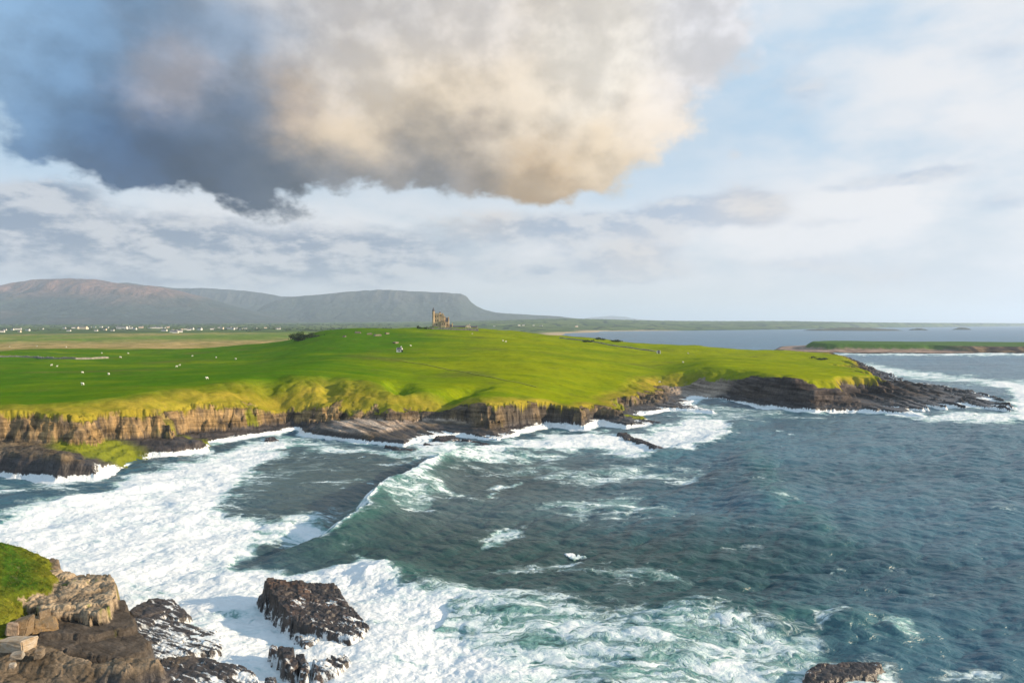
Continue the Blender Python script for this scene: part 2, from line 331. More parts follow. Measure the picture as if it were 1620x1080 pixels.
def terrain(x, y, info=False):
    x = np.asarray(x, float); y = np.asarray(y, float); d = np.hypot(x, y)
    near = 1-sstep(d, 700, 1400)
    jag = fbm(x, y, 14, 5, .55)*2.6*near*(1-.5*sstep(x, 180, 220)) + fbm(x, y, 300, 4)*40*sstep(d, 1500, 4000)
    fl = ((ridged(x, y, 7.5, 3, .55, 33.)-.62)*2.6+fbm(x, y, 17, 3, .5, 35.)*3.4+np.abs(perlin(x/2.1+4, y/2.1))*.8)*near*(1-.8*sstep(x, 84, 104))
    sd = poly_sd(x, y, CPTS)+jag
    fing = perlin(x/5.5+.3*perlin(x/30, y/30), y/70.0)+.5*perlin(x/2.6, y/45.0); shz = sstep(x, 168, 195)*near; sd = sd+shz*fing*7.0
    # profile parameters, blended smoothly along the shore
    ws = 0; par = 0
    for i in range(len(CPTS)-1):
        if CPTS[i, 0] < -15000 or CPTS[i, 1] > 19000: continue
        a = CPTS[i]; e = CPTS[i+1]-a; tt = np.clip(((x-a[0])*e[0]+(y-a[1])*e[1])/(e@e), 0, 1)
        q = (x-a[0]-tt*e[0])**2+(y-a[1]-tt*e[1])**2
        wgt = 1.0/(q+9.0)**2.2; ws = ws+wgt; par = par+wgt[..., None]*(CPAR[i]*(1-tt[..., None])+CPAR[i+1]*tt[..., None])
    par = par/ws[..., None]; s0, w, s1, cw, cz, gw = [par[..., i] for i in range(6)]
    lw = fbm(x, y, 22, 4, off=5.5)
    w = w*(1+.5*lw*near); 
    P = plateau(x, y)
    und = fbm(x, y, 90, 5, .5, 3.3)*2.0*np.clip(d/400, .5, 2.2)+fbm(x, y, 26, 4, .5, 8.1)*.45
    dune = sstep(d, 850, 1150)*(1-sstep(d, 2100, 2600))*(1-sstep(x, -150, 100))
    und = und*(1-.7*dune)+dune*(ridged(x, y, 140, 4)-.5)*7
    und = und*(1+1.6*sstep(d, 3000, 7000))
    P = P+und
    cz = np.minimum(cz, P-.3)
    s1 = np.minimum(s1, cz-.1); s0 = np.minimum(s0, s1)
    # ledge
    fw = .8+s0*.35
    rag = (fbm(x, y, 7, 4, .6, 14.4)*3.2+fbm(x, y, 30, 3, .5, 15.4)*3.0)*near; cz = cz*(1+.22*fbm(x, y, 24, 3, .5, 17.7)*near); cw = cw*(1+.7*np.clip(fbm(x, y, 40, 3, .5, 18.), -.6, 1)*near)*(1+.8*sstep(x, 95, 112))
    k0 = np.clip(sd/fw, 0, 1); k1 = np.clip((sd-fw)/np.maximum(w, .3), 0, 1); k2 = np.clip((sd-fw-w+fl)/cw, 0, 1); k3 = np.clip((sd-fw-w-cw+rag*.0)/gw, 0, 1)
    zr = s0*k0+(s1-s0)*k1
    # bedding: steps that dip gently to the right
    dip = zr+.06*x+.03*y+lw*1.2; st = 1.1
    fr = dip/st-np.floor(dip/st); zr = zr+(sstep(fr, .3, .7)-fr)*st*.9*(k1 > 0)*(1-k2)*near
    slz = sstep(x, -76, -64)*(1-sstep(x, -22, -12))*near; sc_ = .77*x+.63*y; rough = fbm(x, y, 3.2, 4, .6, 2.2)*(1-.8*slz)+slz*.9*(perlin(sc_/2.6, (.63*x-.77*y)/40)+.5*perlin(sc_/1.1, (.63*x-.77*y)/25)); _, cr, rid = cells(x/2.6, y/1.7); rid = .5+(rid-.5)*(1-.9*slz)
    zr = zr+near*(k0 > .3)*(1-k2)*(rough*.55+(rid-.5)*.5)
    zr = zr+shz*(k0 > .5)*(1-k2)*(fing*1.1+.2)
    zc = (cz-s1)*(k2**.8)
    zg = (P-cz)*(1-(1-k3)**2.0)
    gul = ridged(x, y, 17, 3, off=7.0)
    zg = zg-near*np.sin(np.pi*k3)*(gul-.55)*gw*.085
    z = zr+zc+zg
    hd = sstep(x, 88, 108)*(1-np.clip(k3*10, 0, 1))*near; sl_ = z+.11*(.62*x-.79*y)+fbm(x, y, 9, 3, .5, 21.)*.35; st = 1.9; fr = sl_/st-np.floor(sl_/st); z = z+hd*(sstep(fr, .35, .8)-fr)*st*.85
    kz = 1-np.clip(k3*10, 0, 1); hl = (1-hd)*near*kz*(k2 > .04); sl2 = z+.05*x+fbm(x, y, 11, 3, .5, 22.)*.8; st = 2.3; fr = sl2/st-np.floor(sl2/st); z = z+hl*(sstep(fr, .4, .8)-fr)*st*.6
    crk = ridged(x*1.0, y*1.0, 5.0, 3, .5, 23.); z = z-near*kz*(k2 > .05)*np.clip(crk-.72, 0, 1)*6.0*(1-sstep(x, 86, 100))
    z = np.where(sd > 0, z, np.maximum(sd*.5, -6)).copy()
    for P2, dep, wid in (([(-14, 300), (-19, 284), (-25, 268)], 5.0, 6.5), ([(-50, 303), (-47, 286), (-44, 272)], 3.6, 4.5), ([(-104, 290), (-96, 272), (-88, 258)], 3.4, 7.0), ([(-78, 292), (-74, 276), (-72, 266)], 2.2, 4.0)):     # gullies worn down to the shore
        near_ = (np.abs(x-P2[1][0]) < 40) & (np.abs(y-P2[1][1]) < 45)
        if near_.any():
            dd_, _, fv = line_sd(x[near_]+fbm(x[near_], y[near_], 8, 3)*3, y[near_], P2, [.25, 1, .8]); z[near_] = z[near_]-dep*fv*np.exp(-(dd_/wid)**2)*np.clip((z[near_]-4)/6, 0, 1)
    if not info: return z
    return z, dict(sd=sd, k0=k0, k1=k1, k2=k2, k3=k3, d=d, w=w, rag=rag, near=near, dune=dune, und=und, P=P, cz=cz, rid=rid, rough=rough)
def ground_at(px, py, dmin=150, dmax=9000):
    dx, dy, dz = ray(px, py); dd = np.exp(np.linspace(math.log(dmin), math.log(dmax), 5000))
    xs = dx/dy*dd; zs = CAM_H+dz/dy*dd; h = terrain(xs, dd); k = np.argmax(h > zs)
    if not (h > zs).any(): k = len(dd)-1
    return Vector((float(xs[k]), float(dd[k]), float(h[k])))
def ground_z(x, y): return float(terrain(np.array([x]), np.array([y]))[0])
def lerp3(a, b, t): return a+(b-a)*t[..., None]
def C(*v): return np.array(v, float)

# ------------------------------------------------------------------ land material
def build_land(t, b):
    p = t.pos(); col = t.attr('cover', 'Color'); rock = t.attr('rock'); wash = t.attr('wash')
    n1 = t.noise(p, .35, 6, .6); n2 = t.noise(p, 2.2, 5, .65); n3 = t.noise(p, .06, 4, .55)
    ps = t.vm('MULTIPLY', t.vm('ADD', p, t.xyz(0.0, 0.0, t.m('MULTIPLY', t.sep(p)[0], .05))), (.10, .10, 1.15)); strata = t.noise(ps, .75, 5, .62)
    pv = t.vm('MULTIPLY', p, (2.2, 2.2, .35)); colm = t.noise(pv, .6, 5, .62)
    g = t.m('ADD', t.m('MULTIPLY', n1, .5), t.m('ADD', t.m('MULTIPLY', n2, .3), t.m('MULTIPLY', n3, .5)))
    fac = t.m('MULTIPLY', t.ramp(g, .45, .85, .80, 1.22, False), t.ramp(t.noise(t.vm('MULTIPLY', p, (.5, 1, 1)), 1.1, 4, .75), .3, .7, .85, 1.16, False))
    rf = t.m('MULTIPLY', t.ramp(strata, .32, .68, .42, 1.58, False), t.ramp(colm, .3, .68, .66, 1.34, False))
    f = t.m('ADD', t.m('MULTIPLY', fac, t.m('SUBTRACT', 1.0, rock)), t.m('MULTIPLY', rf, rock))
    c = t.mix(1.0, col, t.xyz(f, f, f), 'MULTIPLY')
    wf = t.ramp(t.m('ADD', wash, t.m('MULTIPLY', t.m('SUBTRACT', t.noise(t.vm('MULTIPLY', p, (1, 1, .5)), 1.1, 6, .7), .5), 1.6)), .5, .7)
    c = t.mix(t.m('MULTIPLY', wf, t.ramp(wash, .02, .15)), c, (.78, .8, .8))
    t.put(b.inputs['Base Color'], c)
    t.put(b.inputs['Roughness'], t.attr('rgh')); t.put(b.inputs['Specular IOR Level'], t.m('MULTIPLY', t.m('SUBTRACT', .95, t.attr('rgh')), .8))
    h = t.m('ADD', t.m('MULTIPLY', t.m('ADD', strata, colm), t.m('MULTIPLY', rock, .9)), t.m('MULTIPLY', n2, .3))
    t.put(b.inputs['Normal'], t.bump(h, .9, .45))
M_LAND = material('land', build_land, .95, .2)

def build_terrain():
    az = np.radians(np.linspace(-41, 41, 1500)); 
    r = np.concatenate([np.arange(150, 300, .5), np.arange(300, 480, .75), 480*np.exp(np.linspace(0, math.log(17000/480), 520))])
    A, R = np.meshgrid(az, r); y = R; x = R*np.tan(A)
    z = np.empty(x.shape); I = {}
    for i in range(0, len(r), 100):
        zz, inf = terrain(x[i:i+100], y[i:i+100], True); z[i:i+100] = zz
        for k in inf: I.setdefault(k, []).append(inf[k])
    I = {k: np.concatenate(v) for k, v in I.items()}
    d, k1, k2, k3, near, sd, w = (I[k] for k in ('d', 'k1', 'k2', 'k3', 'near', 'sd', 'w'))
    gwm = 12.0
    nA = fbm(x, y, 40, 5, .55, 1.0); nB = fbm(x, y, 9, 4, .6, 4.0); nC = fbm(x, y, 160, 4, .5, 6.0)
    # slope
    gz = np.hypot(np.gradient(z, axis=0)/np.gradient(y, axis=0), np.gradient(z, axis=1)/np.maximum(np.gradient(x, axis=1), 1e-6))
    stre = fbm(x*.16, y*.9+x*.12, 22, 5, .6, 15.)      # mown and grazed streaks that run with the slope
    green = lerp3(C(.058, .138, .004), C(.205, .238, .004), np.clip(sstep(x, -120, 10)*.85+nA*.3+nC*.5+stre*.75, 0, 1))
    green = lerp3(green, C(.10, .15, .006), np.clip(nB*1.1, 0, .6))
    green = lerp3(green, C(.105, .115, .022), np.clip(fbm(x, y, 55, 5, .6, 37.)*2.2-.35, 0, .65))
    dry = lerp3(C(.30, .235, .03), C(.15, .15, .012), np.clip(.45+nB*1.2+nA*.8, 0, 1))
    slope_dry = np.clip((1-k3)*1.5, 0, 1)*near*np.clip(1.05+nA*.9-sstep(x, 85, 110)*(1-sstep(x, 150, 170))*.8, 0, 1)
    cov = lerp3(green, dry, slope_dry)
    # far land covers
    tan = lerp3(C(.37, .27, .12), C(.16, .15, .04), np.clip(.35+nA*1.2, 0, 1)); heath = lerp3(C(.11, .065, .04), C(.07, .06, .03), np.clip(.5+nB, 0, 1))
    df = np.clip(I['dune']*1.6, 0, 1)
    farg = lerp3(C(.075, .12, .03), C(.045, .075, .03), np.clip(.5+nC*2, 0, 1))
    field_edge = sstep(d, 770, 830)*(1-sstep(x, -210, -120))
    dl = fbm(x, y, 420, 4, .5, 9.0)
    cov = lerp3(cov, tan, field_edge)
    cov = lerp3(cov, C(.12, .18, .03), field_edge*sstep(d, 1200, 1500)*np.clip(.75+dl*1.5, 0, 1))
    cov = lerp3(cov, heath, sstep(d, 1050, 1200)*(1-sstep(d, 2000, 2400))*(1-sstep(x/np.maximum(d, 1), -.66, -.62)))
    cov = lerp3(cov, farg, sstep(d, 2200, 2600))
    far_t = sstep(d, 2600, 3200); _, fe, frd = cells(x/260, y/420)
    cov = lerp3(cov, lerp3(C(.06, .10, .03), C(.14, .17, .06), frd), far_t*.7); cov = lerp3(cov, C(.02, .035, .02), far_t*(fe < .10)*1.0)
    sand = sstep(x, 60, 160)*sstep(d, 1800, 2300)*(1-sstep(sd, 60, 160)); cov = lerp3(cov, C(.42, .32, .2), np.clip(sand, 0, 1)*(d < 4100))
    # rock
    q_ = k2+k3*.9; bq = .95+np.clip(I['rag']*.11, -.4, .25)+.08*sstep(x, 88, 100)+(nB*.25); rk = near*(1-sstep(q_, bq-.05, bq+.05)); rk = np.where(k2 < .12, near, rk)
    rk = np.maximum(rk, near*sstep(gz, 1.3, 2.2)*sstep(nB, -.1, .25)*(k3 < .6)*.9)
    rc = lerp3(C(.090, .075, .060), C(.19, .135, .075), np.clip(.4+nB*1.3+nA, 0, 1))
    col_ = fbm(x*1.0, y*1.0, 6, 4, .65, 25.)      # rust and pale runs down the joints
    rc = lerp3(rc, C(.27, .18, .085), (k2 > .03)*(1-sstep(x, -70, -40))*np.clip(.55+col_*1.4, 0, 1))
    rc = lerp3(rc, C(.055, .046, .038), (k2 > .03)*np.clip(col_*-3.0+.1, 0, .9)*(x < 92))
    rc = lerp3(rc, C(.10, .105, .02), (k2 > .03)*sstep(nA+nB*.5, .22, .42)*.7*(x < 86))
    bed = fbm((.62*x-.79*y)*.03, (z+.11*(.62*x-.79*y))*.62, 1.0, 4, .65, 29.); rc = lerp3(rc, lerp3(C(.085, .072, .068), C(.030, .026, .027), np.clip(.5+bed*2.2, 0, 1)), sstep(x, 92, 112)*.9)
    slab = sstep(x, -72, -60)*(1-sstep(x, -22, -12))*(k2 < .05)*sstep(z, 2.2, 3.6); stx = fbm((.77*x+.63*y), (.63*x-.77*y)*.07, 2.6, 4, .6, 27.); rc = lerp3(rc, lerp3(C(.42, .33, .26), C(.12, .095, .08), np.clip(.38+stx*2.2, 0, 1)), slab*.95)
    wet = (1-sstep(z+nB*1.5, 1.6, 4.2))*near; wet = np.where((x < -60) & (k2 < .02), np.maximum(wet, near*(1-sstep(z+nB, 4.0, 5.8))), wet)
    rc = lerp3(rc, C(.030, .025, .025), wet*(1-slab)*.93)
    cov = lerp3(cov, rc, np.clip(rk, 0, 1))
    beach = near*(1-sstep(np.hypot(x-103, y-378), 12, 24)); cov = lerp3(cov, C(.24, .19, .15), np.clip(beach, 0, 1)*rk)
    # moss and grass tufts on the ledges
    moss = (1-k2 > .97)*near*rk*sstep(np.hypot((x+119)/13, (y-197)/11)*-1, -1.25, -.75)
    moss = np.maximum(moss, near*rk*sstep(np.hypot((x+100)/16, (y-222)/5)*-1, -1.2, -.6)*(nB > -.1))
    moss = np.maximum(moss, near*rk*sstep(np.hypot((x-50)/7, (y-283)/6)*-1, -1.2, -.6)*(nB > -.15))
    moss = np.maximum(moss, near*rk*sstep(nA+nB*.6, .30, .45)*(k2 > .0)*(x < 60)*.7)
    cov = lerp3(cov, C(.15, .17, .010), np.clip(moss, 0, 1)*.9); rk = rk*(1-.7*np.clip(moss, 0, 1))
    wash = near*rk*(1-sstep(z, .5, 1.7)); wash = np.maximum(wash, near*rk*.75*sstep(np.hypot((x+103)/9, (y-184)/10)*-1, -1.3, -.7)*(z < 5.5))
    rgh = .95-.5*wet*rk
    keep = z > -1.5
    V = np.stack([x, y, z], -1).reshape(-1, 3); F = grid_faces(*x.shape, keep)
    at = dict(cover=np.clip(cov, .002, .9).reshape(-1, 3), rock=np.clip(rk, 0, 1).ravel(), wash=np.clip(wash, 0, 1).ravel(), rgh=rgh.ravel())
    V, F, at = compact(V, F, at)
    tag(np_mesh('headland', V, F, M_LAND, at), 'green clifftop headland with pasture, dunes and plain stretching to the mountains', kind='structure')
build_terrain()

# ------------------------------------------------------------------ sea
def ocean_tile(N, L, wind, V, chop_cut, seed, ex=2.5):
    rg = np.random.default_rng(seed); k = np.fft.fftfreq(N, L/N)*2*np.pi; KX, KY = np.meshgrid(k, k); K = np.hypot(KX, KY); K[0, 0] = 1
    Lw = V*V/9.81; wd = np.array(wind)/np.hypot(*wind)
    Ph = np.exp(-1/(K*Lw)**2)/K**4*(np.abs(KX*wd[0]+KY*wd[1])/K)**ex*np.exp(-(K*chop_cut)**2); Ph[0, 0] = 0
    A = np.sqrt(Ph)*(rg.normal(size=(N, N))+1j*rg.normal(size=(N, N))); h = np.fft.ifft2(A).real
    s = h.std(); A /= s; h /= s
    dx = np.fft.ifft2(-1j*KX/K*A).real; dy = np.fft.ifft2(-1j*KY/K*A).real
    return np.stack([h, dx, dy], -1)
def sample(T, L, x, y):
    N = T.shape[0]; u = x/L*N; v = y/L*N; i = np.floor(u).astype(int); j = np.floor(v).astype(int); a = (u-i)[..., None]; b = (v-j)[..., None]
    g = lambda jj, ii: T[jj % N, ii % N]
    return (g(j, i)*(1-a)+g(j, i+1)*a)*(1-b)+(g(j+1, i)*(1-a)+g(j+1, i+1)*a)*b

# foam cover: outlines on the water surface, (coverage, edge softness in px, points)
FOAM = [
 (1.0, 26, [(-40, 822), (60, 795), (160, 768), (205, 742), (260, 724), (330, 716), (400, 696), (470, 684), (530, 700), (460, 708), (430, 735), (395, 762), (350, 795), (370, 812), (440, 822), (520, 820), (580, 832), (560, 848), (400, 862), (370, 886), (470, 905), (540, 900), (560, 885), (610, 893), (640, 925), (720, 945), (700, 1000), (760, 1100), (-40, 1100)]),
 (.74, 34, [(-40, 752), (100, 758), (190, 752), (120, 775), (-40, 800)]),
 (.52, 46, [(430, 722), (520, 708), (560, 722), (470, 752), (400, 790), (440, 806), (560, 800), (600, 812), (560, 830), (340, 812), (340, 780)]),
 (.68, 44, [(600, 930), (680, 905), (800, 935), (900, 945), (960, 955), (1060, 955), (1100, 968), (1200, 985), (1290, 985), (1320, 1030), (1420, 1040), (1460, 1100), (600, 1100)]),
 (1.0, 70, [(600, 985), (740, 960), (800, 1000), (900, 1050), (950, 1100), (560, 1100)]),
 (.82, 50, [(900, 1070), (1100, 1010), (1240, 1030), (1270, 1060), (1200, 1100), (900, 1100)]),
 (1.0, 14, [(560, 706), (640, 712), (690, 692), (770, 704), (830, 694), (870, 682), (940, 684), (1040, 678), (1080, 660), (1130, 656), (1175, 688), (1100, 712), (980, 722), (880, 716), (800, 728), (720, 722), (650, 722), (560, 716)]),
 (.55, 12, [(1040, 640), (1120, 632), (1220, 646), (1300, 656), (1360, 664), (1280, 668), (1180, 665), (1140, 676), (1060, 662)]),
 (.75, 14, [(460, 696), (560, 706), (700, 714), (900, 724), (880, 740), (760, 735), (600, 730), (480, 716)]),
 (1.0, 14, [(1440, 655), (1500, 650), (1600, 650), (1600, 625), (1560, 610), (1480, 605), (1400, 594), (1350, 582), (1310, 578), (1370, 572), (1440, 584), (1560, 596), (1700, 606), (1700, 664), (1540, 672), (1460, 668)]),
 (.95, 4, [(1290, 557), (1400, 558), (1700, 556), (1700, 563), (1400, 563), (1310, 562)]),
 (.82, 12, [(745, 765), (790, 760), (840, 764), (830, 774), (770, 776)]), (.84, 12, [(735, 848), (790, 838), (850, 846), (830, 856), (760, 858)]),
 (.60, 18, [(600, 795), (620, 768), (690, 765), (780, 790), (700, 800), (680, 830), (620, 815)]),
 (.64, 20, [(820, 795), (960, 785), (1060, 800), (1120, 825), (980, 822), (860, 815)]), (.60, 22, [(720, 735), (900, 735), (1120, 730), (1130, 760), (960, 770), (760, 752)]),
 (.60, 12, [(640, 900), (800, 885), (1060, 900), (1130, 930), (900, 905)]), (.74, 8, [(1180, 785), (1230, 782), (1300, 800), (1240, 796)]), (.66, 8, [(1290, 885), (1350, 890), (1310, 898)]),
 (.5, 14, [(1480, 1050), (1560, 1035), (1620, 1065), (1560, 1090)]), (.74, 12, [(1385, 985), (1430, 980), (1465, 1000), (1430, 1012), (1390, 1000)]), (.55, 8, [(1270, 975), (1330, 965), (1370, 985), (1300, 1000)]),
 (.7, 5, [(860, 525.5), (950, 524), (1060, 526), (950, 527)]), (.74, 7, [(1290, 738), (1330, 740), (1310, 744)]),
]
def build_sea_mat(t, b):
    p = t.pos(); foam = t.attr('foam'); tint = t.attr('tint', 'Color'); far = t.attr('farness')
    # foam pattern: torn sheets stretched across the wind, with a lace of holes
    pw = t.vm('ADD', p, t.vm('MULTIPLY', t.vm('SUBTRACT', t.noise(p, .12, 4, .6, col=True), (.5, .5, .5)), (9, 9, 0)))
    pr = t.vm('MULTIPLY', pw, (.42, 1.0, 1.0))
    a = t.noise(pr, .16, 7, .66); l1 = t.voro(pw, .28); l2 = t.voro(t.vm('ADD', pw, (31, 7, 0)), .80)
    lace = t.m('SUBTRACT', 1.0, t.m('MULTIPLY', t.ramp(l1, .0, .34), t.ramp(l2, .0, .36)))
    fine = t.noise(pr, 1.3, 5, .7); strk = t.noise(t.vm('MULTIPLY', pw, (.16, 1.0, 1)), .6, 6, .68)
    v = t.m('ADD', t.m('ADD', t.m('MULTIPLY', foam, 1.06), t.ramp(foam, .82, 1.0, 0, .16)), t.m('ADD', t.m('MULTIPLY', t.m('SUBTRACT', a, .5), 1.6), t.m('ADD', t.m('MULTIPLY', t.m('SUBTRACT', lace, .6), t.ramp(foam, .3, .95, .34, .26)), t.m('ADD', t.m('MULTIPLY', t.m('SUBTRACT', fine, .5), .75), t.m('MULTIPLY', t.m('SUBTRACT', strk, .5), 1.7)))))
    f = t.m('MULTIPLY', t.ramp(v, .48, .98), t.ramp(foam, .02, .2))
    thin = t.m('MULTIPLY', t.ramp(v, .22, .72), t.ramp(foam, .42, .78))
    water = t.mix(t.m('MULTIPLY', thin, .8), tint, (.15, .36, .33))
    fc = t.mix(t.ramp(v, .65, 1.35), (.46, .58, .60), (.74, .755, .76))
    t.put(b.inputs['Base Color'], t.mix(f, water, fc))
    t.put(b.inputs['Roughness'], t.m('ADD', t.m('MULTIPLY', f, .65), t.ramp(far, 0, 1, .30, .38)))
    b.inputs['IOR'].default_value = 1.33
    t.put(b.inputs['Specular IOR Level'], t.ramp(f, 0, 1, .5, .1))
    pn = t.vm('MULTIPLY', t.vm('ADD', p, t.vm('MULTIPLY', t.noise(p, .08, 3, .5, col=True), (10, 10, 0))), (.42, 1.0, 1.0))
    h = t.m('ADD', t.m('MULTIPLY', t.noise(pn, .42, 5, .6), t.ramp(f, 0, 1, 1.0, .25)), t.m('MULTIPLY', t.noise(pn, 2.0, 3, .6), .18))
    hf = t.m('MULTIPLY', t.m('ADD', v, t.m('MULTIPLY', fine, .5)), t.m('MULTIPLY', f, .16))
    t.put(b.inputs['Normal'], t.bump(t.m('ADD', h, hf), 1.0, .8))
M_SEA = material('sea_water', build_sea_mat, .15, .5)

BREAKER = [(840, 708, .6), (760, 712, 1.4), (715, 723, 2.6), (680, 738, 3.2), (640, 760, 3.2), (607, 782, 3.2), (589, 797, 3.1), (573, 815, 3.0), (548, 836, 2.5), (515, 855, 1.7), (465, 872, .9), (420, 882, .3)]
SWELLS = [([(1185, 700, .8), (1200, 740, 1.6), (1225, 790, 2.0), (1270, 830, 1.6), (1340, 870, .8)], 9, 14), ([(1050, 985, .8), (1110, 965, 1.5), (1200, 985, 1.2), (1260, 985, 1.7), (1350, 980, 1.6), (1420, 1000, .8)], 3, 6),
          ([(900, 800, .5), (1010, 812, 1.0), (1120, 830, .6)], 6, 9), ([(560, 905, 1.0), (605, 905, 2.6), (640, 925, 2.0), (700, 955, 1.2), (900, 965, .6)], 3, 6), ([(0, 822, .4), (80, 805, 1.0), (170, 782, 1.0), (240, 765, .4)], 3, 7), ([(1180, 668, .6), (1120, 700, 1.2), (1000, 728, .8)], 4, 8)]
def build_sea():
    az = np.radians(np.linspace(-42, 42, 1500)); inv = np.linspace(1/57.0, 1/380.0, 900); inv2 = np.exp(np.linspace(math.log(1/380.0), math.log(1/60000.0), 330))[1:]
    r = 1/np.concatenate([inv, inv2]); A, R = np.meshgrid(az, r); y = R; x = R*np.tan(A)
    px, py = project(x, y, 0*x)
    foam = np.zeros(x.shape)
    wx = fbm(x, y, 18, 5, .6, 2.0); wy = fbm(x, y, 18, 5, .6, 12.0); amp = np.clip((py-512)/300, .04, 1)
    qx = px+wx*55*amp**.5; qy = py+wy*34*amp
    for cov, soft, P in FOAM:
        P = np.array(P, float); s = poly_sd(qx, qy, P); foam = np.maximum(foam, cov*sstep(s, -soft*.6, soft*.8))
    # foam along the rocks, and scattered whitecaps
    hz = np.full(x.shape, -6.0); m = (y < 900) & (y > 140); hz[m] = poly_sd(x[m], y[m], CPTS)
    foam = np.maximum(foam, np.clip(.62+1.9*fbm(x, y, 18, 3, .5, 71.), .12, 1)*sstep(hz, -5.5-11*wx, -.3)*(y < 900))
    t1 = ocean_tile(512, 210.0, (-.35, .9), 10.5, .3, 3, 4); t2 = ocean_tile(512, 97.0, (-.35, .9), 5.0, .2, 5, 5); t3 = ocean_tile(512, 61.0, (.12, .99), 3.0, .12, 8, 6)
    ca, sa = math.cos(.35), math.sin(.35)
    D = sample(t1, 210.0, x, y)*.34+sample(t2, 97.0, x*ca+y*sa, -x*sa+y*ca)*.18+sample(t3, 61.0, x*math.cos(.2)-y*math.sin(.2)+fbm(x, y, 40, 2)*3, x*math.sin(.2)+y*math.cos(.2))*(.10*(1-sstep(y, 220, 700)))[..., None]*np.clip(1+1.1*fbm(x, y, 70, 3, .5, 51.), .3, 1.7)[..., None]
    fade = 1-.85*sstep(y, 300, 2500); shel = 1-.45*sstep(foam, .3, .9)
    calm = 1-.8*np.exp(-((px-480)/130)**2-((py-768)/50)**2)
    D = D*(fade*shel*calm)[..., None]
    z = D[..., 0].copy(); ch = 1.0
    big = fbm(x, y, 60, 3, .5, 20.)*.9*(1-sstep(y, 500, 2000)); z += big
    crest = np.zeros(x.shape)
    P = np.array([W(a, b, h*.6) for a, b, h in BREAKER]); wq = fbm(x, y, 26, 3, .5, 81.)*5; dd, sg, hv = line_sd(x+wx*1.5+wq, y+wy*1.5, P, [b[2] for b in BREAKER])
    side = sg < 0        # travelling from far to near, the right-hand... near side is gentle
    Lw = np.where(sg > 0, 2.6, 9.5); ridge = 1.3*hv*np.exp(-(dd/Lw)**1.3)-.5*hv*np.exp(-((dd-6)/4)**2)*(sg > 0); z += ridge
    crest = np.maximum(crest, np.exp(-(dd/5.5)**2)*hv/3.2)
    lip = np.exp(-((dd-np.where(sg > 0, 1.0, -.4))/1.5)**2)*sstep(hv, 1.0, 2.4); foam = np.maximum(foam, lip*np.clip(.95+.7*wx, .4, 1)); 
    lipw = np.exp(-(dd/np.where(sg > 0, 3.5, 4.5))**2)*np.exp(-((px-680)/50)**2); foam = np.maximum(foam, lipw*.95)
    for L, a1, a2 in SWELLS:
        P = np.array([W(a, b, 0) for a, b, h in L]); dd, sg, hv = line_sd(x+wx*4, y+wy*4, P, [q[2] for q in L])
        z += .8*hv*np.exp(-(dd/(.5*(a1+a2)))**2); crest = np.maximum(crest, .6*np.exp(-(dd/4)**2)*hv/2)
    cap = D[..., 0]-.75+.4*wx; foam = np.maximum(foam, .44*sstep(cap, .0, .6)*fade)
    turb = fbm(x*.6, y, 4, 4, .6, 31.)*.36+fbm(x, y, 1.5, 3, .6, 33.)*.14; z += turb*sstep(foam, .45, .95)*np.clip(1.2-y/700, 0, 1)
    z += .8*sstep(foam, .7, 1)*fbm(x, y, 12, 3, .5, 41.)*np.clip(1.2-y/500, 0, 1)
    stk = ridged(x/1.0+wx*14, y*4.2, 60, 3, .5, 61.); foam = np.maximum(foam, .60*sstep(stk, .76, .98)*sstep(fbm(x, y, 80, 3, .5, 63.), -.05, .3)*(1-sstep(y, 500, 1500)))
    stb = ridged(x+wx*10, y*3.0, 30, 3, .5, 65.); bay = np.exp(-((px-560)/260)**4-((py-775)/60)**4); foam = np.maximum(foam, .55*bay*sstep(stb, .62, .92))
    # water tint: silty grey with painted sky reflection in the bay, clear green where it is stirred, deep blue outside
    deep = lerp3(C(.034, .094, .130), C(.036, .112, .185), sstep(y, 300, 1200)); silt_reflect = C(.050, .080, .084)
    tint = lerp3(deep, silt_reflect, np.exp(-((px-640)/330)**4)*sstep(py, 690, 740)*(1-sstep(py, 850, 960))*.9)
    tint = tint*(1+.45*fbm(x, y*2.2, 70, 4, .5, 67.))[..., None]
    tint = lerp3(tint, C(.016, .050, .045), np.exp(-((px-900)/420)**4)*sstep(py, 800, 880)*.8)
    tint = lerp3(tint, C(.035, .15, .115), np.clip(crest, 0, 1)*.5)  # crest green paints in light shining through the wave
    X = x+D[..., 1]*ch; Y = y+D[..., 2]*ch
    V = np.stack([X, Y, z], -1).reshape(-1, 3)
    o = np_mesh('sea', V, grid_faces(*x.shape), M_SEA, dict(foam=foam.ravel(), tint=tint.reshape(-1, 3), farness=sstep(y, 200, 1500).ravel()))
    tag(o, 'rough blue green sea with white surf breaking in the bay', kind='structure')
build_sea()
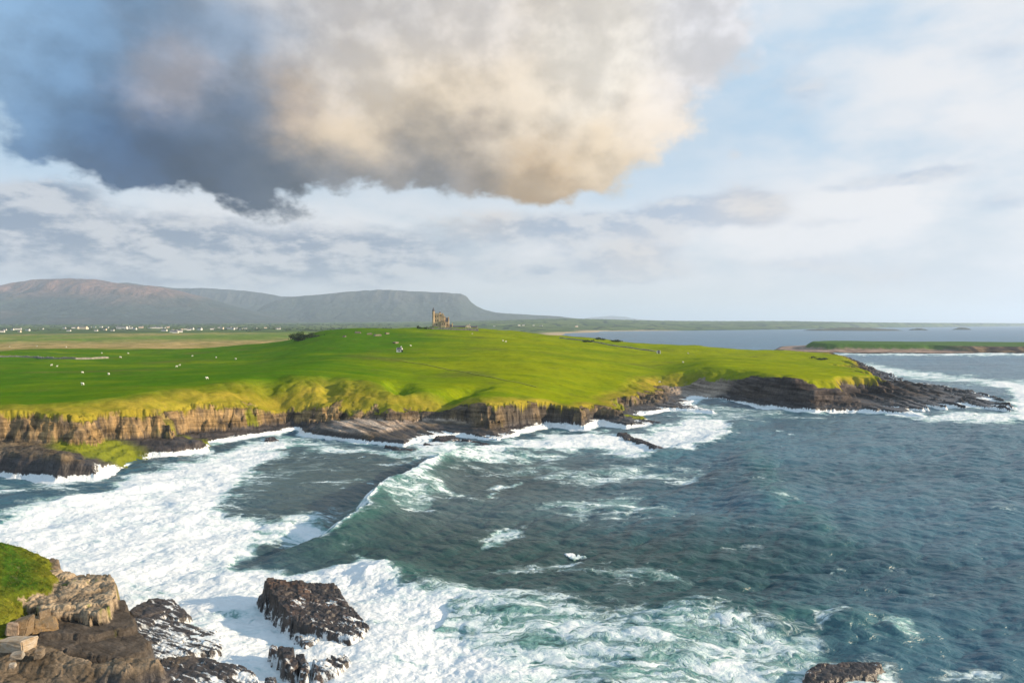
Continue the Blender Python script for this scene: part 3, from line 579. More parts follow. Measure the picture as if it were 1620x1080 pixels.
#@@PART2
# ------------------------------------------------------------------ mountains across the plain
def build_mtn(t, b):
    p = t.pos(); col = t.attr('cover', 'Color'); n = t.noise(p, .004, 7, .62); n2 = t.noise(t.vm('MULTIPLY', p, (1, 1, .25)), .012, 5, .6)
    f = t.m('MULTIPLY', t.ramp(n, .3, .7, .6, 1.4, False), t.ramp(n2, .3, .7, .65, 1.35, False))
    t.put(b.inputs['Base Color'], t.mix(1.0, col, t.xyz(f, f, f), 'MULTIPLY')); t.put(b.inputs['Normal'], t.bump(n2, 1.0, 40))
M_MTN = material('mountain_slope', build_mtn, .95, .1)
def mountain(name, prof, D, front, cliff, label, base=25, top=(.145, .085, .07), low=(.028, .038, .034), seed=0):
    pr = np.array(prof, float); px = np.linspace(pr[0, 0], pr[-1, 0], 420)
    ry = np.interp(px, pr[:, 0], pr[:, 1]); ry = ry+fbm(px, px*0+seed, 30, 3)*.9
    h = np.maximum(CAM_H+(512-ry)*D/FPX, 1.0); X = (px-CX)/FPX*D
    tt = np.concatenate([np.linspace(-1, 0, 110), np.linspace(0, 1, 30)[1:]])
    x = np.repeat(X[None], len(tt), 0); hh = np.repeat(h[None], len(tt), 0); T = np.repeat(tt[:, None], len(X), 1)
    y = D+np.where(T < 0, T*front, T*2600); s = 1+np.minimum(T, 0)
    gull = ridged(x, y*.35, 900, 5, .55, seed+3.1)-.55
    c0 = 1-cliff
    g = np.where(s < c0, .66*(s/c0)**1.35, .66+.34*((s-c0)/cliff)**.6)
    g = np.clip(g+gull*(.30*np.sin(np.pi*np.clip(s, 0, 1))+.30*np.exp(-((s-.9)/.08)**2)), 0, 1)
    z = base+(hh-base)*g; z = np.where(T > 0, base+(hh-base)*(1-T**2*.75)-T*20, z); z = z+fbm(x, y, 260, 4)*22*np.clip(s*2, 0, 1)*(1-s*.8)
    z = np.where(s <= 0, -5, z)
    cv = lerp3(np.array(low), np.array(top), np.clip(sstep(z, 300, 470)*.9+fbm(x, y, 700, 4)*.6+gull*.7*sstep(z, 200, 350), 0, 1))
    o = np_mesh(name, np.stack([x, y, z], -1).reshape(-1, 3), grid_faces(*x.shape), M_MTN, dict(cover=np.clip(cv, .01, .8).reshape(-1, 3)))
    tag(o, label, kind='structure')
mountain('mountain', [(-180, 508), (-90, 486), (-40, 470), (0, 457), (25, 447), (55, 441), (78, 440.5), (110, 440), (150, 442), (183, 448), (215, 450.5), (240, 452), (280, 462), (330, 479), (380, 493), (430, 503), (490, 511)], 8600, 2400, .17,
         'tallest brown flat topped mountain behind the village', seed=1)
mountain('mountain', [(120, 500), (160, 470), (188, 447), (200, 447), (240, 452), (270, 455), (330, 456), (380, 459), (415, 463), (445, 469), (480, 470), (540, 474), (640, 490), (720, 505)], 11800, 2600, .12,
         'long blue ridge joining the two flat topped mountains', seed=2, top=(.045, .048, .05))
mountain('mountain', [(380, 506), (430, 480), (460, 469), (500, 466), (545, 462), (572, 459.5), (600, 458.5), (650, 460), (700, 463), (729, 464.5), (737, 468), (743, 476), (752, 483), (765, 489), (785, 494.5), (820, 497), (870, 499), (905, 503), (950, 507), (1010, 510)], 10600, 2200, .16,
         'table mountain with steep prow falling towards the sea', seed=3, top=(.05, .05, .048))
mountain('mountain', [(900, 508), (930, 503), (950, 500.5), (970, 499.5), (990, 501), (1010, 505), (1050, 508)], 26000, 3000, .1, 'faint far hill on the horizon across the bay', seed=4)

# ------------------------------------------------------------------ green peninsula and islets across the water
def low_land(name, x0, x1, y0, y1, n, m, hfun, label, cat=None):
    xs = np.linspace(x0, x1, n); ys = np.linspace(y0, y1, m); x, y = np.meshgrid(xs, ys); z, cov, rk = hfun(x, y)
    V = np.stack([x, y, z], -1).reshape(-1, 3); F = grid_faces(*x.shape, z > -1.0); at = dict(cover=cov.reshape(-1, 3), rock=rk.ravel(), wash=0*rk.ravel(), rgh=.9+0*rk.ravel())
    V, F, at = compact(V, F, at); tag(np_mesh(name, V, F, M_LAND, at), label, kind='structure')
PEN = np.array([W(1226, 553.5), W(1262, 557.2), W(1330, 558.3), W(1420, 558.6), W(1500, 559), W(1560, 558), W(1640, 558.4), W(1820, 557.5), W(1900, 549), W(1500, 547), W(1300, 546), W(1236, 549)])
def pen_h(x, y):
    sd = poly_sd(x, y, PEN)+fbm(x, y, 40, 4)*7; cl = sstep(x, 590, 640)
    P = np.interp(x, [380, 420, 470, 560, 640, 760, 1100], [8.5, 11.5, 11.8, 10.6, 8.6, 8.2, 8])+fbm(x, y, 70, 4)*.8
    k = np.clip((sd-38*(1-cl))/(14+4*cl), 0, 1); z = np.where(sd > 0, np.minimum(sd*.4, 1.4+.03*sd)*(1-cl)+np.minimum(sd*.6, 2)*cl, sd*.3); z = z+(P-z)*k*k*(3-2*k)*(sd > 0)
    nb = fbm(x, y, 14, 4); cov = lerp3(C(.27, .19, .15), C(.055, .115, .02), sstep(k+nb*.3, .1, .5)); rock = cl*(1-sstep(k, .93, 1.0))
    cov = lerp3(cov, lerp3(C(.05, .04, .035), C(.17, .12, .07), np.clip(.3+nb*2, 0, 1)), rock); cov = lerp3(cov, C(.03, .027, .027), (1-sstep(z, .4, 1.1)))
    return z, cov, np.maximum(rock, 1-sstep(k, .1, .4))
low_land('peninsula', 360, 1150, 880, 1330, 700, 260, pen_h, 'low green peninsula with pale shingle foot across the channel')
def islet(px0, px1, pyw, pyt, label, col=(.06, .07, .04)):
    d = CAM_H*FPX/(pyw-512); x0, x1 = (px0-CX)/FPX*d, (px1-CX)/FPX*d; top = CAM_H-(pyt-512)*d/FPX; cx = (x0+x1)/2; rx = (x1-x0)/2; ry = rx*.35
    def hf(x, y):
        q = np.hypot((x-cx)/rx, (y-d-ry)/ry)+fbm(x, y, rx*.5, 4)*.35; z = top*np.clip(1-q**2.2, -.6, 1)*(1+fbm(x, y, rx*.4, 3, .5, 4)*.5)
        return z, lerp3(np.array(col), C(.03, .027, .025), 1-sstep(z, 1, 4)), 1-sstep(z, 2, 6)
    low_land('islet', cx-rx*1.2, cx+rx*1.2, d-ry*.4, d+ry*2.4, 90, 50, hf, label)
islet(1286, 1442, 523.2, 518.4, 'longest low dark islet across the bay', (.09, .09, .06))
islet(1440, 1474, 522.4, 519.4, 'short dark islet just right of the longest islet')
islet(1510, 1540, 521.6, 518.2, 'small round backed islet near the horizon')

# ------------------------------------------------------------------ rocks: heightfields over slabs with a tilted top each
def rock_height(x, y, slabs, blk=(2.2, 1.3), seed=0.0, jag=.5, bed=.16):
    wx = fbm(x, y, 2.6, 4, .6, seed)*jag; wy = fbm(x, y, 2.6, 4, .6, seed+5)*jag
    ca, sa = math.cos(.35), math.sin(.35); bx = (x*ca+y*sa); by = (-x*sa+y*ca)
    f1, ed, rid = cells(bx/blk[0]+seed, by/blk[1]); f1b, edb, ridb = cells(bx/(blk[0]*.42)+seed, by/(blk[1]*.42))
    h = np.full(x.shape, -4.0); idx = np.zeros(x.shape, int)
    for i, (pts, k, rg) in enumerate(slabs):
        P = np.array([[*W(a, b, c), c] for a, b, c in pts]); A = np.c_[P[:, :2], np.ones(len(P))]
        if len(P) >= 3 and np.ptp(P[:, 2]) > .01: co = np.linalg.lstsq(A, P[:, 2], rcond=None)[0]
        else: co = np.array([0, 0, P[:, 2].mean()])
        sd = poly_sd(x+wx+(rid-.5)*jag*1.1, y+wy+(ridb-.5)*jag*.7, P[:, :2])
        top = co[0]*x+co[1]*y+co[2]+rg*((rid-.5)*.55+(ridb-.5)*.28-.30*(1-sstep(ed, .02, .10))-.16*(1-sstep(edb, .03, .14)))
        out = np.maximum(0, -sd); nst = .75
        fall = out*k; fall = (np.floor(fall/nst)+sstep(fall/nst-np.floor(fall/nst), .55, 1.0))*nst*.75+fall*.25
        hi = top-fall; m = hi > h; h = np.where(m, hi, h); idx = np.where(m, i, idx)
    bu = x*.94-y*.34; bv = x*.34+y*.94; strip = perlin(bv*.9+seed, bu*.10)+.6*perlin(bv*2.1, bu*.2+seed)
    h = h+strip*bed+fbm(x, y, 1.1, 4, .6, seed+2)*.06
    return h, idx, rid, ridb
def rock_cover(x, y, z, wetz, dry=(.20, .155, .11), dark=(.032, .027, .027)):
    nb = fbm(x, y, 3.0, 4, .6, 3.0); c = lerp3(np.array(dry), np.array(dry)*.55, np.clip(.5+nb*1.3, 0, 1)); w = 1-sstep(z+nb*1.2, wetz[0], wetz[1])
    return lerp3(c, np.array(dark), w*.94), w, nb

def build_rock(t, b):
    p = t.pos(); col = t.attr('cover', 'Color'); rock = t.attr('rock'); wash = t.attr('wash')
    n1 = t.noise(p, .5, 6, .62); n2 = t.noise(p, 3.5, 5, .65); pr_ = t.xyz(t.m('ADD', t.m('MULTIPLY', t.sep(p)[0], .94), t.m('MULTIPLY', t.sep(p)[1], -.34)), t.m('ADD', t.m('MULTIPLY', t.sep(p)[0], .34), t.m('MULTIPLY', t.sep(p)[1], .94)), t.sep(p)[2]); bedl = t.noise(t.vm('MULTIPLY', pr_, (.16, 1.8, .8)), 1.5, 5, .65); pj = t.vm('MULTIPLY', t.vm('ADD', pr_, t.vm('MULTIPLY', t.noise(p, .8, 3, .5, col=True), (.5, .5, .5))), (.45, 1.3, .7))
    crack = t.ramp(t.voro(pj, .55), .0, .03); strata = t.noise(t.vm('MULTIPLY', p, (.35, .35, 3.5)), 1.3, 5, .6)
    f = t.m('MULTIPLY', t.ramp(n1, .3, .7, .68, 1.34, False), t.m('MULTIPLY', t.ramp(n2, .3, .7, .74, 1.28, False), t.ramp(strata, .3, .7, .8, 1.22, False)))
    f = t.m('MULTIPLY', f, t.m('MULTIPLY', t.ramp(bedl, .3, .7, .72, 1.3, False), t.m('SUBTRACT', 1.0, t.m('MULTIPLY', t.m('SUBTRACT', 1.0, crack), t.m('MULTIPLY', rock, .14)))))
    c = t.mix(1.0, col, t.xyz(f, f, f), 'MULTIPLY')
    wv = t.noise(t.vm('MULTIPLY', pr_, (.24, 1.5, .45)), 1.3, 6, .68)
    wf = t.m('MULTIPLY', t.ramp(t.m('ADD', wash, t.m('MULTIPLY', t.m('SUBTRACT', wv, .5), 1.7)), .5, .66), t.ramp(wash, .02, .15))
    t.put(b.inputs['Base Color'], t.mix(wf, c, (.66, .69, .71))); t.put(b.inputs['Roughness'], t.attr('rgh')); t.put(b.inputs['Specular IOR Level'], t.m('MULTIPLY', t.m('SUBTRACT', .95, t.attr('rgh')), .9))
    t.put(b.inputs['Normal'], t.bump(t.m('ADD', t.m('MULTIPLY', crack, .2), t.m('ADD', t.m('MULTIPLY', bedl, .9), t.m('ADD', t.m('MULTIPLY', n2, .6), t.m('MULTIPLY', strata, .5)))), .8, .16))
M_ROCK = material('shore_rock', build_rock, .95, .2)
# ---- foreshore under the camera
SH = [  # (points with height, side steepness, roughness)
 ([(-140, 850, 13), (-60, 846, 12.5), (0, 853, 11.2), (33, 862, 10.4), (72, 880, 9.2), (66, 903, 8.2), (82, 914, 7.8), (72, 934, 7.6), (40, 938, 7.9), (14, 942, 8.3), (18, 965, 8.0), (0, 973, 8.2), (-140, 990, 9.5)], 1.4, .15),
 ([(60, 880, 8.4), (92, 883, 8.2), (92, 895, 7.9), (60, 900, 8.0)], 5, .6), ([(30, 868, 9.6), (72, 879, 8.9), (70, 890, 8.6), (30, 880, 9.2)], 5, .3),
 ([(45, 905, 7.8), (95, 903, 7.5), (130, 905, 7.4), (174, 909, 7.3), (184, 919, 7.2), (181, 942, 7.0), (169, 964, 6.8), (150, 968, 6.9), (120, 964, 7.0), (85, 966, 7.1), (55, 958, 7.2), (20, 948, 7.3)], 7, .9),
 ([(-60, 955, 6.6), (30, 950, 6.4), (75, 970, 6.0), (45, 985, 5.9), (30, 1005, 5.7), (-60, 1010, 6.0)], 4, 1.0),
 ([(70, 975, 6.0), (175, 965, 5.9), (182, 946, 5.8), (197, 950, 5.4), (201, 966, 5.3), (213, 978, 5.0), (215, 992, 4.7), (150, 1000, 5.4), (60, 1000, 5.8)], 5, .14),
 ([(40, 998, 5.5), (120, 1000, 5.1), (214, 992, 4.4), (236, 1014, 3.6), (228, 1032, 3.4), (190, 1038, 3.9), (120, 1026, 4.7), (60, 1018, 5.2)], 4, .16),
 ([(-60, 1008, 5.6), (30, 1012, 5.4), (75, 1022, 5.0), (110, 1034, 4.8), (150, 1041, 4.6), (206, 1039, 4.4), (250, 1043, 4.1), (252, 1054, 3.6), (200, 1056, 3.8), (100, 1052, 4.2), (-60, 1040, 4.8)], 2.2, .55),
 ([(-80, 1040, 4.4), (100, 1060, 3.6), (250, 1056, 3.0), (254, 1120, 1.0), (-80, 1160, 2.5)], 4, .4),
 ([(206, 966, 2.4), (216, 956, 2.5), (238, 948, 2.6), (274, 945, 2.5), (282, 955, 2.2), (300, 972, 1.4), (282, 978, 1.4), (262, 970, 1.8), (240, 985, 1.8), (214, 988, 2.0)], 4, .45),
 ([(214, 986, 1.8), (250, 978, 1.6), (290, 985, 1.1), (345, 996, .7), (330, 1006, .6), (280, 1004, .9), (220, 1004, 1.4)], 3, .4),
 ([(226, 1003, 1.3), (290, 1004, .8), (350, 1003, .4), (345, 1030, .4), (290, 1034, .8), (240, 1042, 1.2)], 3, .6),
 ([(254, 1042, 2.7), (302, 1036, 2.5), (345, 1046, 2.0), (388, 1055, 1.5), (404, 1066, 1.2), (408, 1100, .6), (254, 1110, 1.4)], 3.0, .55),
]
def build_foreshore():
    xs = np.arange(-92, -22, .13); ys = np.arange(60, 108, .13); x, y = np.meshgrid(xs, ys)
    z, idx, rid, ridb = rock_height(x, y, SH, (2.0, 1.25), 1.7, .34)
    cov, w, nb = rock_cover(x, y, z, (2.2, 3.6)); nA = fbm(x, y, 9, 4, .55, 12.)
    mid = np.isin(idx, (5, 6)); cov = lerp3(cov, C(.062, .053, .046), mid*.92); blk = np.isin(idx, (3, 4)); cov = lerp3(cov, lerp3(C(.20, .155, .11), C(.36, .28, .19), rid), blk*.85)
    grass = (idx == 0)*sstep(nb*.6+nA+.85, .1, .35); cov = lerp3(cov, lerp3(C(.040, .085, .008), C(.125, .125, .014), np.clip(.45+nA*1.6+nb*.6, 0, 1)), grass)
    moss = sstep(nb+nA, .42, .6)*np.isin(idx, (3, 5)); cov = lerp3(cov, C(.14, .16, .015), moss*.8)
    z = z+grass*(fbm(x, y, 2.2, 4, .6, 8.)*.30+fbm(x, y, .5, 2, .6, 9.)*.06)
    wash = np.isin(idx, (9, 10, 11, 12))*np.clip(.70-.14*z+.2*nb, 0, .6)*1.0
    BP = np.array([W(a, b, c) for a, b, c in SH[3][0]]); bs = np.where(np.isin(idx, (4, 5, 6)) & (z < 6.6), -poly_sd(x, y+.0, BP), 9.0); front = (poly_sd(x, y+1.0, BP) > 0) & (bs > 0) & (bs < .7)   # the jointed block overhangs the platform
    push = np.where(front, (1-bs/.7)*np.clip(.9+1.6*fbm(x, y*0, 2.2, 3, .6, 55.), .1, 1.6), 0); y = y+push
    V = np.stack([x, y, z], -1).reshape(-1, 3); F = grid_faces(*x.shape, z > -1.2)
    at = dict(cover=np.clip(cov, .003, .9).reshape(-1, 3), rock=(1-grass).ravel(), wash=wash.ravel(), rgh=(.92-.5*w*(1-grass)).ravel())
    V2, F2, at2 = compact(V, F, at); tag(np_mesh('foreshore', V2, F2, M_ROCK, at2), 'blocky brown rock shore with a grassy mound below the viewpoint', kind='structure')
    # grass tufts on the mound
    gi = np.flatnonzero((grass > .5).ravel()); NG = 15000; gi = RNG.choice(gi, NG); P = V[gi]+np.c_[RNG.normal(0, .05, (NG, 2)), np.zeros(NG)]
    vs = []
    for b in range(3):
        a = RNG.uniform(0, 6.28, NG); hgt = RNG.uniform(.1, .34, NG); lean = RNG.normal(0, .2, (NG, 2)); ww = .035
        L = P+np.c_[np.cos(a)*ww, np.sin(a)*ww, -.03+0*a]; R = P-np.c_[np.cos(a)*ww, np.sin(a)*ww, .03+0*a]; T = P+np.c_[lean, hgt]
        vs.append(np.stack([L, R, T], 1).reshape(-1, 3))
    V = np.concatenate(vs); n = len(V)//3; cc = np.repeat(lerp3(C(.045, .085, .010), C(.15, .135, .025), RNG.uniform(0, 1, n)), 3, 0)
    o = np_mesh('grass', V, np.arange(len(V)).reshape(-1, 3), M_LAND, dict(cover=cc, rock=np.zeros(len(V)), wash=np.zeros(len(V)), rgh=np.full(len(V), .9)), False)
    tag(o, 'short tufted grass on the mound above the rocks', 'grass', kind='stuff')
build_foreshore()

def sea_rock(slabs, label, group='rocks standing in the surf', blk=(1.3, .8), wetz=(1.5, 6), dry=(.12, .085, .06), wash=.5, res=.11, name='sea_rock', seed=None, jag=.35):
    P = np.concatenate([[W(a, b, c) for a, b, c in s[0]] for s in slabs]); lo = P.min(0)-2.5; hi = P.max(0)+2.5
    x, y = np.meshgrid(np.arange(lo[0], hi[0], res), np.arange(lo[1], hi[1], res)); sd_ = lo[0]*.37 if seed is None else seed
    z, idx, rid, ridb = rock_height(x, y, slabs, blk, sd_, jag); cov, w, nb = rock_cover(x, y, z, wetz, dry)
    cov = lerp3(cov, C(.095, .055, .038), np.clip(nb*1.5, 0, .6))
    ws = np.clip(wash+.14-.13*z+.35*nb, 0, .6)
    cx, cy = P.mean(0); V = np.stack([x-cx, y-cy, z], -1).reshape(-1, 3); F = grid_faces(*x.shape, z > -1.2); at = dict(cover=np.clip(cov, .003, .9).reshape(-1, 3), rock=np.ones(x.size), wash=ws.ravel(), rgh=(.9-.5*w).ravel())
    V, F, at = compact(V, F, at); o = np_mesh(name, V, F, M_ROCK, at); o.location = (cx, cy, 0); tag(o, label, 'rock', group); return o
sea_rock([([(420, 916, 3.9), (432, 911, 4.0), (455, 917, 3.6), (530, 919, 3.0), (543, 944, 2.2), (580, 990, .9), (577, 1003, .9), (555, 1005, 1.3), (500, 992, 1.7), (470, 984, 2.0), (452, 962, 2.8), (430, 935, 3.6)], 5, .7), ([(408, 940, 1.8), (422, 934, 2.0), (428, 950, 1.6), (415, 953, 1.4)], 4, .6)],
         'largest dark tilted slab rock standing in the white surf', wash=.50, wetz=(2, 7))
sea_rock([([(461, 993, .7), (480, 990, .8), (510, 1004, .5), (498, 1016, .5), (483, 1018, .6)], 3, .5)], 'low awash rock just below the largest slab rock', wash=.6)
sea_rock([([(431, 1022, 1.3), (440, 1021, 1.3), (441, 1035, 1.0), (433, 1036, 1.0)], 6, .4)], 'smallest upright block left of two joined blocks in surf', wash=.4)
sea_rock([([(443, 1021, 1.9), (463, 1021, 1.8), (466, 1050, 1.4), (458, 1056, 1.2), (450, 1045, 1.5)], 6, .5)], 'taller upright brown block in surf below the largest slab', wash=.42)
sea_rock([([(468, 1031, 1.5), (480, 1031, 1.5), (488, 1046, 1.2), (485, 1062, 1.0), (475, 1062, 1.0)], 6, .5)], 'narrow upright block between two wider rocks in surf', wash=.45)
sea_rock([([(495, 1042, 1.1), (510, 1040, 1.1), (548, 1034, .5), (552, 1044, .5), (528, 1062, .7), (500, 1060, 1.0)], 4, .6)], 'flat washed rock right of three upright blocks', wash=.58)
sea_rock([([(421, 1070, 1.4), (434, 1070, 1.4), (437, 1090, 1.0), (423, 1095, 1.0)], 6, .4)], 'small brown block in foam at the bottom edge', wash=.4)
sea_rock([([(1278, 1062, .5), (1300, 1050, .6), (1370, 1045, .8), (1392, 1050, .6), (1380, 1064, .4), (1320, 1072, .4), (1282, 1082, .4)], 2, .4)], 'dark rock awash in green foam away from the shore', wash=.2, wetz=(2, 5))
far = 'ledges breaking the surf off the headland'
FR = [([(1352, 585, .9), (1376, 585.5, .9), (1392, 589.5, .5), (1368, 589.5, .5)], 'long flat ledge nearest the headland in right hand surf'), ([(1380, 593.5, .7), (1400, 594, .6), (1398, 596.5, .4), (1384, 596, .5)], 'small flat ledge just in front of the long surf ledge'),
      ([(1408, 598, .7), (1416, 598, .7), (1415, 600, .4), (1409, 600, .4)], 'tiny dark rock in surf above the long rock shelf'), ([(1420, 597.5, .6), (1428, 597.5, .6), (1427, 599.6, .4), (1421, 599.6, .4)], 'tiny dark rock furthest out above the rock shelf'),
      ([(978, 683, 1.2), (990, 683, 1.3), (1002, 692, .9), (992, 694, .8)], 'first rock of the row in white surf below the cove'), ([(1004, 692, 1.1), (1016, 694, 1.2), (1030, 701, .8), (1012, 699, .8)], 'middle rock of the row in white surf below the cove'),
      ([(1026, 700, 1.1), (1046, 706, 1.0), (1058, 713, .6), (1044, 712, .6)], 'last rock of the row in white surf below the cove'), ([(612, 704, 1.0), (632, 707, 1.1), (664, 712, .6), (640, 714, .5)], 'flat dark rock in foam off the pale slab'),
      ([(672, 701, .9), (702, 702, .9), (706, 707, .5), (680, 708, .5)], 'flat brown rock in foam between slab and cliff'), ([(690, 690, 1.3), (718, 688, 1.4), (726, 694, .9), (700, 697, .8)], 'low rock at the foot of the grassy gully'),
      ([(735, 694, 1.1), (770, 700, 1.0), (786, 706, .5), (752, 702, .6)], 'slanting rock in foam under the ochre cliff'), ([(1010, 662, 1.4), (1040, 666, 1.2), (1052, 671, .7), (1022, 669, .8)], 'flat rock beside the mossy ledge'),
      ([(244, 706, 1.2), (260, 703, 1.4), (278, 711, .8), (258, 716, .6)], 'dark rock at the corner of the mossy ledge'), ([(420, 692, .9), (432, 690, 1.0), (438, 695, .6), (424, 697, .5)], 'small dark rock in foam below the cave')]
for pts, lab in FR:
    r = .35 if pts[0][1] < 620 else .2
    sea_rock([(pts, 1.6, .8)], lab, far if pts[0][1] < 620 else 'small rocks along the foot of the cliffs', (2.4, 1.4), (2, 6), wash=.25, res=r, jag=.9)

# ---- loose boulders on the foreshore
def build_boulder(t, b):
    p = t.new('ShaderNodeTexCoord').outputs['Object']; n = t.noise(p, 1.4, 6, .65); s = t.noise(t.vm('MULTIPLY', p, (.6, .6, 4)), 1.5, 4, .6); n2 = t.noise(p, 7, 4, .6)
    c = t.mix(t.ramp(n, .35, .65), t.attr('tone_a', 'Color'), t.attr('tone_b', 'Color')); c = t.mix(t.m('MULTIPLY', t.ramp(s, .55, .75), .6), c, (.06, .05, .04)); c = t.mix(t.m('MULTIPLY', t.ramp(n2, .55, .7), .4), c, (.38, .35, .3))
    t.put(b.inputs['Base Color'], c); t.put(b.inputs['Normal'], t.bump(t.m('ADD', s, n2), .7, .12))
M_BOULDER = material('boulder_stone', build_boulder, .93, .2)
def boulder(px, py, z, sx, sy, sz, rz, label, ca=(.26, .17, .08), cb=(.20, .15, .10), tilt=0.0, seed=1):
    rg = random.Random(seed); b = bmesh.new(); bmesh.ops.create_cube(b, size=1)
    for v in b.verts: v.co += Vector((rg.uniform(-.2, .2), rg.uniform(-.2, .2), rg.uniform(-.16, .16)))
    bmesh.ops.scale(b, vec=(sx, sy, sz), verts=b.verts); bmesh.ops.bevel(b, geom=b.edges[:], offset=.09*min(sx, sy, sz), segments=2, affect='EDGES')
    bmesh.ops.subdivide_edges(b, edges=[e for e in b.edges if e.calc_length() > .25], cuts=4, use_grid_fill=True)
    co = np.array([v.co[:] for v in b.verts]); n = fbm(co[:, 0]+co[:, 2]*1.7+seed*9, co[:, 1]-co[:, 2], .55, 3, .6)*.09
    b.normal_update()
    for v, k in zip(b.verts, n): v.co += v.normal*float(k)
    me = bpy.data.meshes.new('boulder'); b.to_mesh(me); b.free(); me.materials.append(M_BOULDER)
    for nm, c in (('tone_a', ca), ('tone_b', cb)):
        me.attributes.new(nm, 'FLOAT_COLOR', 'POINT').data.foreach_set('color', np.tile(np.array([*c, 1], np.float32), len(me.vertices)))
    o = bpy.data.objects.new('boulder', me); COL.objects.link(o); x, y = W(px, py, z); o.location = (x, y, z); o.rotation_euler = (tilt, tilt*.5, rz)
    tag(o, label, 'boulder', 'loose boulders on the foreshore'); return o
boulder(73, 988, 6.1, 2.2, 1.7, 1.1, .5, 'squared ochre boulder lying on the dark rock platform', tilt=.12, seed=3)
boulder(38, 990, 6.7, 1.3, 1.5, 1.7, .1, 'upright brown block beside the squared ochre boulder', (.15, .11, .07), (.2, .14, .08), seed=4)
boulder(20, 994, 6.9, 1.3, 1.1, 1.4, .4, 'pinkish cream block at left of the upright brown block', (.36, .27, .2), (.28, .2, .14), seed=5)
boulder(25, 1019, 6.2, 2.9, 1.9, 1.2, -.1, 'broad pale flat topped boulder nearest the picture edge', (.38, .33, .27), (.30, .22, .14), tilt=-.15, seed=6)
boulder(72, 970, 7.0, 1.1, 1.0, 1.0, .7, 'small brown block tucked under the jointed rock block', (.2, .15, .1), (.16, .12, .08), seed=7)
boulder(28, 1036, 5.8, 1.2, .8, .6, .3, 'small grey stone below the broad pale boulder', (.3, .27, .23), (.2, .17, .14), seed=8)
boulder(62, 1033, 5.3, .8, .7, .9, .2, 'small upright brown stone on the front rock ridge', (.2, .16, .12), (.14, .11, .08), seed=9)
boulder(20, 1052, 5.2, .5, .5, .4, .2, 'tiny pale stone on the sloping front rock', (.4, .36, .3), (.3, .25, .2), seed=10)

# ------------------------------------------------------------------ castle and farm buildings on the hill
def simple(name, c, var=.35, sc=1.0, rough=.9, bump=.3):
    def f(t, b):
        p = t.pos(); n = t.noise(p, sc, 6, .62); v = t.ramp(n, .3, .7, 1-var, 1+var, False)
        t.put(b.inputs['Base Color'], t.mix(1.0, c, t.xyz(v, v, v), 'MULTIPLY')); t.put(b.inputs['Normal'], t.bump(t.noise(p, sc*3, 4, .6), bump, .1))
    return material(name, f, rough, .2)
M_STONE = simple('sandstone', (.42, .31, .19), .45, .5); M_SLATE = simple('slate', (.09, .085, .10), .3, 1.2); M_DARK = simple('window_dark', (.02, .02, .022), .2, 1, .3)
M_GREYSTONE = simple('grey_stone', (.24, .22, .19), .5, .8); M_WHITE = simple('whitewash', (.60, .58, .54), .12, .6); M_LEAF = simple('leaves', (.035, .06, .018), .5, .8); M_BARK = simple('bark', (.08, .06, .04)); M_WOOL = simple('wool', (.72, .69, .60), .1, 6)
M_CREAM = simple('cream_render', (.62, .50, .38), .15, .6)
